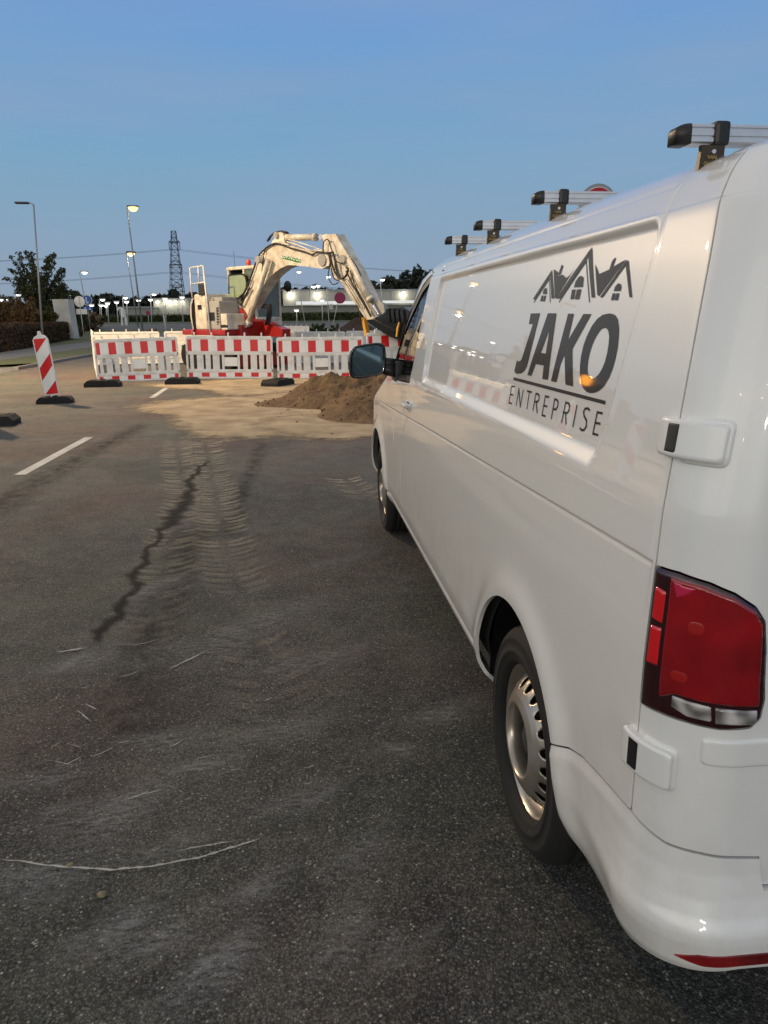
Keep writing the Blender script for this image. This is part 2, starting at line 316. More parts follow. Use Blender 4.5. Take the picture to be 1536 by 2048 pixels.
def fademat(name, col, rough=.85, sc=30, lo=.35, hi=.65, varcol=None, maxa=1.0, sc2=None, bump=0):
    m_ = bpy.data.materials.new(name); m_.use_nodes = True; nt = m_.node_tree; L = nt.links.new; b = nt.nodes['Principled BSDF']
    b.inputs['Roughness'].default_value = rough; b.inputs['Specular IOR Level'].default_value = .3
    at = N(nt, 'ShaderNodeAttribute', attribute_name='fade'); tc = N(nt, 'ShaderNodeTexCoord')
    n = N(nt, 'ShaderNodeTexNoise'); n.inputs['Scale'].default_value = sc; n.inputs['Detail'].default_value = 6; n.inputs['Roughness'].default_value = .7; L(tc.outputs['Object'], n.inputs['Vector'])
    # opacity = smoothstep(fade + noise)
    a = N(nt, 'ShaderNodeMath', operation='ADD'); L(at.outputs['Fac'], a.inputs[0]); L(n.outputs[0], a.inputs[1])
    r = N(nt, 'ShaderNodeMapRange', interpolation_type='SMOOTHSTEP'); r.inputs['From Min'].default_value = .5+lo; r.inputs['From Max'].default_value = .5+hi; r.inputs['To Max'].default_value = maxa; L(a.outputs[0], r.inputs['Value'])
    L(r.outputs[0], b.inputs['Alpha'])
    n2 = N(nt, 'ShaderNodeTexNoise'); n2.inputs['Scale'].default_value = sc2 or 3; n2.inputs['Detail'].default_value = 5; L(tc.outputs['Object'], n2.inputs['Vector'])
    rr = N(nt, 'ShaderNodeMapRange'); rr.inputs['From Min'].default_value = .35; rr.inputs['From Max'].default_value = .65; L(n2.outputs[0], rr.inputs['Value'])
    x = N(nt, 'ShaderNodeMix', data_type='RGBA'); x.inputs['A'].default_value = (*col, 1); x.inputs['B'].default_value = (*(varcol or tuple(c*.7 for c in col)), 1); L(rr.outputs[0], x.inputs['Factor']); L(x.outputs['Result'], b.inputs['Base Color'])
    if bump:
        bp = N(nt, 'ShaderNodeBump'); bp.inputs['Strength'].default_value = bump; bp.inputs['Distance'].default_value = .01; L(n.outputs[0], bp.inputs['Height']); L(bp.outputs[0], b.inputs['Normal'])
    return m_
M['linepaint'] = fademat('road_paint', (.55, .54, .50), .7, 60, .05, .25)
M['oil'] = fademat('oil_stain', (.010, .008, .007), .95, 22, .20, .55, maxa=.8)
M['darktrack'] = fademat('dark_tyre_trace', (.03, .026, .024), .8, 9, .25, .75, maxa=.4)
M['chalk'] = fademat('chalk_scratch', (.50, .49, .46), .8, 110, .10, .60, maxa=.8)
M['chalkdust'] = fademat('pale_dust', (.25, .245, .225), .9, 16, .15, .80, maxa=.6)
M['tread'] = fademat('sand_tread_print', (.27, .235, .18), .9, 11, .10, .75, maxa=.62)
M['sand'] = fademat('sand_film', (.46, .36, .23), .95, 5, .0, .45, varcol=(.30, .225, .14), maxa=.95, sc2=2.2, bump=.4)
ys = sorted(set(list(np.linspace(-80, 80, 17))+list(np.linspace(80, 135, 23))+list(np.linspace(135, 1600, 12))))
sheet('ground', list(np.linspace(-1200, 1200, 25)), ys, M['grass'], -.012)
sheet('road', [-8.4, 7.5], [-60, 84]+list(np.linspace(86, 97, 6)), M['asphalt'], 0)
sheet('road', [-8.4+.0, 7.5], [97.001, 99], M['asphalt2'], 0)
sheet('crossing_road', [-300, -40, 0, 40, 300], [99.01, 103, 108, 113, 118], M['asphalt2'], .0)
sheet('lawn', [-300, -60, 0, 60, 300], [118.1, 121, 124, 127, 130, 135, 140], M['lawn'], .02)
# left footpath, grass strip, kerb
def ribbon(name, pts, z, mt, kind='structure'):
    n = len(pts); tri = tessellate_polygon([[Vector((p[0], p[1], 0)) for p in pts]])
    return tag(meshobj(name, [(p[0], p[1], z) for p in pts], [tuple(t) for t in tri], mt), kind=kind)
xk = -8.4
kb = MB(); kb.box((xk-.14, 24.6, -.1), (xk, 97, .10), bev=.012); tag(kb.build('kerb', M['kerb']), kind='structure')
kb = MB(); kb.box((7.5, -60, -.1), (7.64, 97, .10), bev=.012); tag(kb.build('kerb', M['kerb']), kind='structure')
ribbon('grass_strip', [(xk-.14, 27), (xk-.14, 97), (-10.6, 97), (-10.6, 27.5), (-9.6, 26)], .085, M['grass'])
ribbon('footpath', [(-10.6, -40), (-10.6, 97), (-13.4, 97), (-13.4, -40)], .088, M['paving'])
ribbon('driveway', [(xk-.001, -40), (xk-.001, 24.6), (xk-.14, 24.6), (xk-.14, 27), (-9.6, 26), (-10.6, 27.4), (-10.6, -40)], .006, M['paving'])
ribbon('grass_strip', [(-13.4, 20), (-13.4, 97), (-40, 97), (-40, 20)], .05, M['grass'])
# a flush service area inside the fences
# ---- decals on the road
def with_fade(o, vals):
    at = o.data.attributes.new('fade', 'FLOAT', 'POINT'); at.data.foreach_set('value', vals); return o
def softmat(name, col, maxa, sc=24, stretch=(1, 1, 1), rough=.92, lo=.36, hi=.66):
    m_ = fademat(name, col, rough, sc); nt = m_.node_tree; L = nt.links.new; b = nt.nodes['Principled BSDF']
    at = N(nt, 'ShaderNodeAttribute', attribute_name='fade'); tc = N(nt, 'ShaderNodeTexCoord'); mp = N(nt, 'ShaderNodeMapping'); mp.inputs['Scale'].default_value = stretch; mp.inputs['Rotation'].default_value = (0, 0, R_(-28)); L(tc.outputs['Object'], mp.inputs[0])
    n = N(nt, 'ShaderNodeTexNoise'); n.inputs['Scale'].default_value = sc; n.inputs['Detail'].default_value = 8; n.inputs['Roughness'].default_value = .75; L(mp.outputs[0], n.inputs['Vector'])
    r = N(nt, 'ShaderNodeMapRange', interpolation_type='SMOOTHSTEP'); r.inputs['From Min'].default_value = lo; r.inputs['From Max'].default_value = hi; r.inputs['To Max'].default_value = maxa; L(n.outputs[0], r.inputs['Value'])
    k = N(nt, 'ShaderNodeMath', operation='MULTIPLY'); L(r.outputs[0], k.inputs[0]); L(at.outputs['Fac'], k.inputs[1]); L(k.outputs[0], b.inputs['Alpha']); return m_
M['tread'] = softmat('sand_tread_print', (.50, .43, .31), .95, 14, lo=.28, hi=.54)
M['chalkdust'] = softmat('pale_dust', (.34, .34, .32), .42, 22, (1, 2.6, 1))
M['smear'] = softmat('dust_smear', (.38, .375, .36), .46, 20, (1, 3.0, 1))
M['oil'] = softmat('oil_stain', (.009, .008, .007), .95, 14, rough=.95, lo=.28, hi=.52)
M['darktrack'] = softmat('dark_tyre_trace', (.022, .018, .017), .65, 8, rough=.95)
def strip(name, pts, widths, mt, z=.004, soft=True, px=True, endfade=True, jit=0):
    P_ = [gnd(*p) if px else Vector((*p, 0)) for p in pts]
    # densify
    Q = []; Wd = []
    for i in range(len(P_)-1):
        n = max(6, int((P_[i+1]-P_[i]).length/.08)); n = min(n, 60)
        for k in range(n): Q.append(P_[i].lerp(P_[i+1], k/n)); Wd.append(widths[i]*(1-k/n)+widths[i+1]*k/n)
    Q.append(P_[-1]); Wd.append(widths[-1]); vs = []; fs = []; fd = []
    for i, q in enumerate(Q):
        d = (Q[min(i+1, len(Q)-1)]-Q[max(i-1, 0)]).normalized(); n = Vector((-d.y, d.x, 0))
        e = 1.0 if not endfade else min(1, i/2, (len(Q)-1-i)/2)
        jo = n*jit*(.5*math.sin(i*.9)+.5*math.sin(i*.37+1)+random.uniform(-.6, .6))
        for s_, f in ((-1, 0 if soft else 1), (0, 1), (1, 0 if soft else 1)):
            p = q+jo+n*Wd[i]*.5*s_*(1+(.5*math.sin(i*2.3) if jit else 0)); vs.append((p.x, p.y, z)); fd.append(f*e)
        if i: b = 3*i; fs += [(b-3, b-2, b+1, b), (b-2, b-1, b+2, b+1)]
    o = meshobj(name, vs, fs, mt); with_fade(o, fd); return tag(o, kind='structure')
for a, b in (((40, 950), (178, 875)), ((303, 796), (341, 771))):
    strip('lane_marking', [a, b], [.11, .11], M['linepaint'], .004, soft=False, endfade=False)
strip('oil_stain', [(408, 922), (386, 958), (372, 1000), (346, 1042), (316, 1066), (300, 1108), (272, 1150), (252, 1190), (226, 1250), (196, 1290)], [.05, .09, .15, .20, .05, .06, .09, .07, .10, .04], M['oil'], .0072, jit=.035)
strip('tyre_mark', [(-40, 1035), (100, 950), (200, 895), (290, 848)], [.5, .45, .45, .4], M['darktrack'], .005)
strip('tyre_mark', [(455, 1080), (490, 970), (528, 885)], [.22, .22, .26], M['darktrack'], .005)
strip('tyre_mark', [(230, 1500), (300, 1280), (390, 1050)], [.35, .35, .35], M['darktrack'], .0048)
for pts, w in (([(-10, 1722), (120, 1735), (220, 1742), (290, 1738), (380, 1722), (450, 1702), (524, 1679)], .010), ([(345, 1708), (420, 1692), (470, 1684)], .007), ([(255, 1600), (340, 1578)], .007), ([(385, 1523), (430, 1512)], .007),
               ([(150, 1420), (185, 1448)], .010), ([(165, 1408), (200, 1424)], .010), ([(130, 1488), (170, 1500)], .006), ([(75, 1520), (165, 1535)], .006), ([(440, 1552), (468, 1543)], .006), ([(330, 1550), (430, 1535)], .005), ([(110, 1308), (180, 1296)], .030), ([(330, 1345), (420, 1300)], .02)):
    strip('chalk_mark', pts, [w*.6]+[w]*(len(pts)-2)+[w*.6], M['chalk'], .0055, jit=.0025)
for pts, w in (([(108, 1352), (150, 1322), (200, 1292)], .10), ([(60, 1640), (170, 1600)], .16), ([(180, 1900), (300, 1820)], .14), ([(480, 1800), (560, 1760)], .12), ([(370, 1960), (470, 1890)], .12), ([(760, 1480), (830, 1520)], .10), ([(340, 1540), (450, 1520)], .08), ([(200, 1290), (320, 1290)], .10), ([(600, 1620), (700, 1560)], .12), ([(820, 1900), (900, 1850)], .1)):
    strip('pale_dust', pts, [w*.6]+[w]*(len(pts)-2)+[w*.5], M['chalkdust'], .0042)
# tread prints left in sand by the machine
def treads(name, ptsA, w, step, n_skip=0):
    P_ = [gnd(*p) for p in ptsA]; L_ = [0]
    for a, b in zip(P_[:-1], P_[1:]): L_.append(L_[-1]+(b-a).length)
    s = 0; vs = []; fs = []; fd = []
    while s < L_[-1]:
        i = max(j for j in range(len(L_)-1) if L_[j] <= s); k = (s-L_[i])/(L_[i+1]-L_[i]); q = P_[i].lerp(P_[i+1], k)+Vector((random.gauss(0, .012), random.gauss(0, .012), 0)); d = (P_[i+1]-P_[i]).normalized(); nn = Vector((-d.y, d.x, 0)); f = (.45+.55*random.random())*(1-.92*s/L_[-1])
        if random.random() > .12:
            for sg in (-1, 1):
                row = []
                for j in range(5):
                    u = j/4; c = q+nn*sg*(.02+u*w*.5*random.uniform(.85, 1.1))-d*(.10*u*u)*(1+.2*random.random())
                    for e in (-.5, .5):
                        cc = c+d*e*step*.62; row.append(cc)
                b = len(vs); vs += [(c.x, c.y, .0065) for c in row]; fd += [f*(.35 if j in (0, 1, 8, 9) else .75) for j in range(10)]
                for j in range(4): fs.append((b+2*j, b+2*j+1, b+2*j+3, b+2*j+2))
        s += step
    o = meshobj(name, vs, fs, M['tread']); with_fade(o, fd); tag(o, kind='structure')
treads('tyre_print', [(352, 885), (362, 940), (372, 1010), (330, 1110), (310, 1200), (290, 1300)], .34, .095)
treads('tyre_print', [(412, 885), (425, 960), (438, 1040), (462, 1130), (490, 1230), (525, 1340), (560, 1470)], .36, .10)
treads('tyre_print', [(690, 960), (722, 985), (740, 1010)], .3, .10)
# sand film
def blob(name, cx, cy, rx, ry, mt, z, n=28, rot=0, soft=False):
    vs = []; fs = []; fd = []
    for i in range(7):
        k = i/6
        for j in range(n):
            a = 2*math.pi*j/n; r = 1+.16*math.sin(3*a+cx)+.09*math.sin(5*a+cy)+.05*math.sin(9*a); x = rx*k*r*math.cos(a); y = ry*k*r*math.sin(a); c, s = math.cos(rot), math.sin(rot)
            vs.append((cx+x*c-y*s, cy+x*s+y*c, z)); fd.append((1-k)**1.2 if soft else (1 if k < .5 else max(0, (1-k)/.5)))
        if i:
            for j in range(n): fs.append(((i-1)*n+j, (i-1)*n+(j+1) % n, i*n+(j+1) % n, i*n+j))
    o = meshobj(name, vs, fs, mt); return with_fade(o, fd)
def smear(px, py, ln, wd, ang):
    ln *= 1.7; wd *= 2.0; g = gnd(px, py); tag(blob('pale_dust', g.x, g.y, ln/2, wd/2, M['smear'], .0044+random.random()*.0008, n=18, rot=R_(ang), soft=True), kind='structure')
for a in ((160, 1325, .34, .13, 35), (250, 1600, .26, .10, 20), (200, 1640, .30, .16, 10), (330, 1700, .24, .08, 15), (240, 1860, .26, .12, 40), (330, 1880, .20, .08, 45), (520, 1775, .22, .08, 35), (420, 1950, .26, .11, 50), (470, 1905, .2, .07, 40), (600, 1600, .30, .10, 25), (560, 1460, .4, .14, 20), (420, 1530, .22, .08, 10), (805, 1500, .12, .07, 0), (730, 1700, .26, .10, 50), (690, 1870, .24, .09, 60), (780, 1910, .14, .06, 60), (60, 1760, .34, .16, 5), (420, 1290, .5, .2, 25), (560, 1230, .6, .18, 30), (640, 1320, .5, .16, 20), (100, 1560, .3, .1, 10), (880, 1430, .3, .12, 30), (300, 1180, .5, .14, 60), (320, 1480, .3, .1, 5), (690, 1120, .5, .14, 30)): smear(*a)
for k in range(13):
    px = random.uniform(40, 620); py = random.uniform(1290, 1640); ln = random.uniform(20, 70); an = random.gauss(-.28, .22)
    strip('chalk_mark', [(px, py), (px+ln*.5*math.cos(an), py+ln*.5*math.sin(an)+2), (px+ln*math.cos(an), py+ln*math.sin(an))], [.003, .006, .003], M['chalk'], .0056)
tag(blob('sand_layer', -.25, 12.6, 2.35, 3.3, M['sand'], .008), kind='structure')
tag(blob('sand_layer', .9, 10.6, 1.7, 1.25, M['sand'], .009, rot=.1), kind='structure')
tag(blob('sand_layer', -.5, 17.5, 2.6, 2.4, M['sand'], .0075), kind='structure')
# heap of soil
M['soil'] = mat('soil', (.185, .112, .052), .95, var=.5, vscale=7, varcol=(.095, .055, .026), bump=.9, bscale=26, bdist=.03)
gx = np.linspace(-1.9, 5.0, 231); gy = np.linspace(9.2, 17.0, 221); GX, GY = np.meshgrid(gx, gy, indexing='ij')
def nois(x, y, sc, seed):
    r = np.random.default_rng(seed); o = 0
    for k in range(12):
        a = r.uniform(0, 6.28); f = sc*r.uniform(.6, 1.6); o = o+np.sin(x*f*math.cos(a)+y*f*math.sin(a)+r.uniform(0, 6.28))
    return o/12*2
cone = lambda cx, cy, r, h: h*np.clip(1-np.hypot((GX-cx), (GY-cy))/r, 0, 1)
Hh = np.maximum.reduce([cone(2.7, 12.9, 2.4, 1.15), cone(.62, 13.5, 1.15, .42), cone(1.5, 11.5, 1.2, .52), cone(-.1, 13.4, .7, .16), cone(1.35, 13.2, 1.25, .58), cone(2.0, 12.2, 1.2, .68), cone(1.9, 10.9, .9, .3)])
wob = nois(GX, GY, 2.2, 1)*.10+nois(GX, GY, 6, 2)*.05+nois(GX, GY, 18, 3)*.028+rng.normal(size=GX.shape)*.009
Hh = np.where(Hh > 0, Hh*(1+wob*1.6)+wob*np.clip(Hh*4, 0, 1)*.8, Hh)
Hh = np.clip(Hh, -.02, None)-.012
nx, ny = GX.shape; vi = np.arange(nx*ny).reshape(nx, ny)
Fq = np.stack([vi[:-1, :-1], vi[1:, :-1], vi[1:, 1:], vi[:-1, 1:]], -1).reshape(-1, 4); hm = Hh.ravel()[Fq].max(1) > -.008; Fq = Fq[hm]
so = meshobj('soil_heap', np.stack([GX.ravel(), GY.ravel(), Hh.ravel()], 1).tolist(), Fq.tolist(), M['soil'], smooth=True)
tag(so, 'heap of brown sandy soil tipped on the road beside the front of the van', 'soil heap')
# clods and pebbles
pb = MB(); 
for i in range(420):
    if i < 90: x = random.gauss(.5, .9); y = random.gauss(12.6, 1.0); r = random.uniform(.006, .022)
    else: x = random.uniform(-2.6, .6); y = random.uniform(.8, 9); r = random.uniform(.0015, .005)
    T = Matrix.Translation((x, y, r*.5)) @ Matrix.Rotation(random.random()*6, 4, 'Z') @ Matrix.Diagonal((r*random.uniform(.7, 1.3), r, r*.6, 1))
    bm = bmesh.new(); bmesh.ops.create_icosphere(bm, subdivisions=1, radius=1)
    for v in bm.verts: v.co *= random.uniform(.8, 1.15)
    bmesh.ops.transform(bm, matrix=T, verts=bm.verts); bm.verts.index_update(); pb.add([v.co[:] for v in bm.verts], [tuple(v.index for v in f.verts) for f in bm.faces], 0 if i < 90 else 1); bm.free()
for i in range(700):
    ii = random.randrange(20, nx-20); jj = random.randrange(10, ny-10)
    if Hh[ii, jj] < .02 and random.random() > .1: continue
    if Hh[ii, jj] < -.005: continue
    r = random.uniform(.008, .030)*(1 if random.random() > .08 else 1.8); bm = bmesh.new(); bmesh.ops.create_icosphere(bm, subdivisions=1, radius=r)
    for v in bm.verts: v.co = Vector((v.co.x*random.uniform(.7, 1.2), v.co.y*random.uniform(.7, 1.2), v.co.z*.8))+Vector((gx[ii], gy[jj], max(Hh[ii, jj], 0)+r*.3))
    bm.verts.index_update(); pb.add([v.co[:] for v in bm.verts], [tuple(v.index for v in f.verts) for f in bm.faces], 0); bm.free()
tag(pb.build('gravel', [M['soil'], mat('pebble', (.20, .18, .14), .8)]), kind='stuff')
for k, (px, py, r) in enumerate(((204, 1792, .012), (141, 1733, .010))):
    p = gnd(px, py); bm = bmesh.new(); bmesh.ops.create_icosphere(bm, subdivisions=2, radius=r)
    for v in bm.verts: v.co = Vector((v.co.x*random.uniform(.8, 1.2)*1.1, v.co.y*random.uniform(.85, 1.15), v.co.z*.6))+Vector((p.x, p.y, r*.4))
    me = bpy.data.meshes.new('stone'); bm.to_mesh(me); bm.free(); me.materials.append(mat('stone', (.20, .17, .10), .85, var=.3, vscale=80)); tag(link(bpy.data.objects.new('stone', me)), ['yellowish stone lying just below the long chalk line on the asphalt', 'small yellowish stone lying on the long chalk line on the asphalt'][k], 'stone', 'loose stones on the asphalt')
# ================================================================== BARRIERS
PW = 2.15; PH = 1.04
def make_panel():
    root = thing('barrier_panel', 'x', 'barrier')
    f = MB()
    x = lambda k: k*PW/670
    zt = PH; z = lambda k: PH-(k-130)/325*PH+.0   # photo row -> height
    f.box((0.03, -.02, z(153)), (PW-.03, .02, z(130)), bev=.008)          # top rail
    f.box((.0, -.022, z(272)), (PW, .022, z(247)), bev=.006)
    f.box((.0, -.022, z(404)), (PW, .022, z(384)), bev=.006)
    f.box((.0, -.022, .0), (PW, .022, z(445)), bev=.006)
    f.box((.0, -.022, .0), (.045, .022, PH-.03), bev=.008); f.box((PW-.045, -.022, 0), (PW, .022, PH-.03), bev=.008)
    f.box((.045, -.006, z(248)), (PW-.045, .006, z(150)))
    f.box((.045, -.006, z(446)), (PW-.045, .006, z(403)))
    for k in (70, 200, 328, 455, 585): f.box((x(k)-.018, -.018, PH-.01), (x(k)+.018, .018, PH+.085), bev=.008)
    for k in range(11): f.box((.12+k*.19, -.024, z(146)), (.15+k*.19, -.018, z(138)))
    fr_ = f.build('frame', M['plastic'], root)
    # sheeting, one piece per board, with its red blocks
    def board(name, za, zb, top):
        b = MB(); inner = (x(15), x(653)); per = (inner[1]-inner[0])/5; hw = per*.235
        edges = [inner[0]]; cols = []
        for k in range(6):
            c = inner[0]+k*per; a_, e_ = max(c-hw, inner[0]), min(c+hw, inner[1])
            if a_ > edges[-1]: edges.append(a_); cols.append(0)
            edges.append(e_); cols.append(1)
        vs = []; fs = []
        if top: spans = [(za, zb, cols)]
        else: spans = [(za, zb, cols)]
        for (q0, q1, cc) in spans:
            for i, c in enumerate(cc):
                b.add([(edges[i], -.0115, q0), (edges[i+1], -.0115, q0), (edges[i+1], -.0115, q1), (edges[i], -.0115, q1)], [(0, 1, 2, 3)], c)
        b.box((inner[0], -.011, za), (inner[1], -.0062, zb))
        o = b.build(name, [M['reflw'], M['reflr']], root); return o
    board('reflective_board', z(245), z(157), True); board('reflective_board', z(441), z(409), False)
    p = MB()
    for c, w, d in ((42, 24, 0), (105, 44, .01), (166, 34, 0), (228, 46, .01), (455, 32, 0), (520, 44, .01), (580, 32, 0), (636, 30, .01)):
        p.box((x(c-w*.57), -.010+d, z(385)), (x(c+w*.57), .010+d, z(270)), bev=.004)
    for c in (282, 402): p.box((x(c-9), -.012, z(385)), (x(c+9), .012, z(270)), bev=.004)
    p.build('pickets', M['plastic'], root)
    q = MB(); q.box((x(292), -.016, z(360)), (x(392), .010, z(292)), bev=.008); q.build('name_plate', M['reflw'], root)
    return root
def make_foot():
    root = thing('rubber_foot', 'x', 'barrier foot')
    b = MB(); b.prism([(-.38, 0), (.38, 0), (.38, .06), (.31, .115), (-.31, .115), (-.38, .06)], lambda p: (p[0], -.21, p[1]), lambda p: (p[0], .21, p[1]))
    b.box((-.05, -.06, .105), (.05, .06, .135), bev=.01); b.box((-.28, -.12, .105), (-.12, .12, .126), bev=.01); b.box((.12, -.12, .105), (.28, .12, .126), bev=.01)
    b.build('slab', M['recycled'], root); return root
p0 = make_panel(); f0 = make_foot(); used = [False, False]
def put_panel(A, B, label, group='barrier panels around the dig'):
    A = Vector(A); B = Vector(B); o = p0 if not used[0] else copy_tree(p0); used[0] = True
    d = B-A; L_ = d.length; ex = d.normalized(); ey = Vector((0, 0, 1)).cross(ex).normalized(); ez = ex.cross(ey)
    Mx = Matrix((ex, ey, ez)).transposed().to_4x4(); Mx.translation = A
    o.matrix_world = Mx @ Matrix.Diagonal((L_/PW, 1, 1, 1)); tag(o, label, 'barrier', group); return o
def put_foot(x, y, rz, label, z=0, s=1):
    o = f0 if not used[1] else copy_tree(f0); used[1] = True; o.location = (x, y, z); o.rotation_euler = (0, 0, rz); o.scale = (s, s, s*1.25); tag(o, label, 'barrier foot', 'rubber feet of the barriers'); return o
YF = 19.4
def fp(px, py, Y=YF): return aty(px, py, Y)
q = [fp(197, 766, 19.3), fp(362, 758, 19.5), fp(375, 757), fp(547, 757), fp(556, 760, 19.2), fp(728, 757, 19.2), fp(737, 751, 19.0), fp(905, 738, 19.3)]
off = min(v.z for v in q[:6])
put_panel(q[0], q[1], 'leftmost of the front row of red and white barrier panels, at the corner')
put_panel(q[2], q[3], 'front barrier panel directly in front of the red base of the excavator')
put_panel(q[4], q[5], 'front barrier panel partly behind the soil heap, left of the van mirror')
put_panel(q[6], q[7], 'tilted barrier panel seen above and behind the van mirror')
put_foot(*(gnd(207, 773).xy), R_(2), 'black rubber foot under the outer left corner of the front barriers')
put_foot(*(gnd(366, 768).xy), R_(-1), 'black rubber foot between the first and second front barrier panels')
put_foot(*(gnd(556, 771).xy), R_(60), 'black rubber foot between the second and third front barrier panels')
put_foot(q[6].x, q[6].y+.1, R_(80), 'black rubber foot behind the soil heap')
pst = MB(); 
# side row, seen end-on, going back from the front-left corner
cx, cy = q[0].x, q[0].y
ux, uy = (cx/cy*1.04), 1.0; l_ = math.hypot(ux, uy); ux /= l_; uy /= l_
names_ = ['first', 'second', 'third']
for k in range(3):
    s0 = .12+k*2.22; A = Vector((cx+ux*s0, cy+uy*s0, .05)); B = Vector((cx+ux*(s0+2.1), cy+uy*(s0+2.1), .05))
    put_panel(B, A, '%s barrier panel of the left side row going back from the corner' % names_[k])
bx, by = cx+ux*6.9, cy+uy*6.9
backs = [((bx, by), (bx+2.1, by+.25)), ((bx+2.25, by+.3), (bx+4.3, by+.5))]
put_panel((bx+2.1, by+.3, .05), (bx+.0, by, .05), 'white barrier panel of the back row left of the excavator, outermost')
put_panel((bx+4.3, by+.5, .05), (bx+2.25, by+.3, .05), 'white barrier panel of the back row touching the excavator counterweight')
def grey_panel(pa, pb, Y, label):
    A = aty(*pa, Y); B = aty(*pb, Y); A.z -= PH; B.z -= PH; o = put_panel(B, A, label, 'barrier panels seen from behind')
    return o
grey_panel((572, 663), (690, 663), 26.0, 'grey looking barrier panel right of the excavator cab, seen from its back')
grey_panel((692, 662), (812, 660), 26.5, 'cream looking barrier panel under the excavator arm')
grey_panel((564, 652), (618, 652), 44, 'small distant white barrier panel beyond the right edge of the cab')
# reverse side post and the black box behind the fence
bb = MB(); p = aty(305, 657, 27.5); bb.box((p.x-.13, p.y-.12, 0), (p.x+.13, p.y+.12, p.z), bev=.02); tag(bb.build('waste_bin', M['black']), 'small black square post standing behind the left front barrier panel', 'post')
# marker boards
def make_marker():
    root = thing('marker_board', 'x', 'marker board')
    w, hgt = .26, 1.04; body = MB()
    prof = [(-.5, 0), (.5, 0), (.5, .95), (.38, 1.0), (.12, 1.035), (.09, 1.09), (-.09, 1.09), (-.12, 1.035), (-.38, 1.0), (-.5, .95)]
    body.prism([(a*w, b*hgt) for a, b in prof], lambda p: (p[0], -.022, p[1]+.13), lambda p: (p[0], .022, p[1]+.13))
    body.box((-.03, -.02, .04), (.03, .02, .15)); o = body.build('housing', M['plastic'], root)
    rw = w*.43; zb, zt = .15, .15+.95*hgt; hh = zt-zb
    b = MB(); F_ = lambda u, v: (-rw+u*2*rw, -.0235, zt-v*hh)
    b.add([F_(0, 0), F_(1, 0), F_(1, 1), F_(0, 1)], [(3, 2, 1, 0)], 0)
    F2 = lambda u, v: (-rw+u*2*rw, -.0255, zt-v*hh)
    for poly in ([(0, 0), (.97, 0), (0, .25)], [(1, .27), (1, .49), (0, .75), (0, .52)], [(1, .76), (1, 1), (0, 1)]):
        n = len(poly); b.add([F2(*p) for p in poly], [tuple(range(n))[::-1]], 1)
    b.build('reflective_board', [M['reflw'], M['reflr']], root)
    return root
mk = make_marker(); g = gnd(108, 806); mk.location = (g.x, g.y, .02); mk.rotation_euler = (R_(3), R_(-4.5), R_(4)); tag(mk, 'upright red and white striped marker board leaning slightly on a black foot', 'marker board')
put_foot(g.x+.03, g.y, R_(8), 'black rubber foot carrying the leaning striped marker board', s=.80)
g2 = gnd(-18, 850); put_foot(g2.x-.02, g2.y, R_(5), 'black rubber foot cut off by the left edge of the photo')
mk2 = copy_tree(mk); mk2.location = (g2.x-.14, g2.y, .02); mk2.rotation_euler = (0, 0, R_(5)); tag(mk2, 'upright striped marker board just outside the left edge of the photo', 'marker board')
M['amber'] = mat('amber_lamp', (.9, .4, .03), .3, emit=(1, .36, .03), es=20)
al = thing('warning_lamp', 'amber warning lamp on a post just outside the left edge of the photo', 'warning lamp', (-17.0, 45, 0))
wl_ = MB(); wl_.tube((0, 0, 0), (0, 0, 2.2), .04, n=8); wl_.build('post', M['galv'], al); wl_ = MB(); wl_.lathe([(.08, 2.2), (.26, 2.24), (.36, 2.5), (.36, 2.62), (.26, 2.86), (.08, 2.92), (.001, 2.93)], 20); wl_.build('lens', M['amber'], al)
# ================================================================== THE VAN
CAMV = Vector((0, 0, HC+DZ))   # the van is modelled DZ above its final position
def atxv(px, py, X): d = ray(px, py); return CAMV+d*(X/d.x)
XC = 1.51; HW = .95; RC = .125; S0 = 1.105; S1 = S0-RC*math.pi/2; YR = .98
YB = 3.3; YSF = 5.4; RF = .5; SF1 = YSF+RF*math.pi/2
T_t = [.30, .36, .42, .50, .95, 1.2, 1.4, 1.6, 1.68, 1.74, 1.79, 1.84, 1.94, 2.14, 2.60]
T_z = [.33, .37, .42, .50, .95, 1.2, 1.4, 1.6, 1.68, 1.73, 1.762, 1.782, 1.80, 1.812, 1.82]
T_i = [.060, .030, .012, .0, .0, .012, .04, .075, .092, .120, .155, .20, .30, .50, .95]
T_r = [.02, .01, 0, 0, 0, .004, .018, .045, .065, .085, .11, .15, .22, .36, .60]
T_f = [5.25, 5.33, 5.38, 5.40, 5.34, 4.42, 4.20, 3.97, 3.84, 3.66, 3.52, 3.42, 3.3, 3.2, 3.1]
tf = np.linspace(.30, 2.60, 921)
def smooth(a, w=9):
    k = np.hanning(w+2)[1:-1]; k /= k.sum(); p = np.pad(a, w//2, mode='reflect', reflect_type='odd'); return np.convolve(p, k, 'valid')
tabs = {}
for nm_, tb, w in (('z', T_z, 25), ('i', T_i, 25), ('r', T_r, 31), ('f', T_f, 61)): tabs[nm_] = smooth(np.interp(tf, T_t, tb), w)
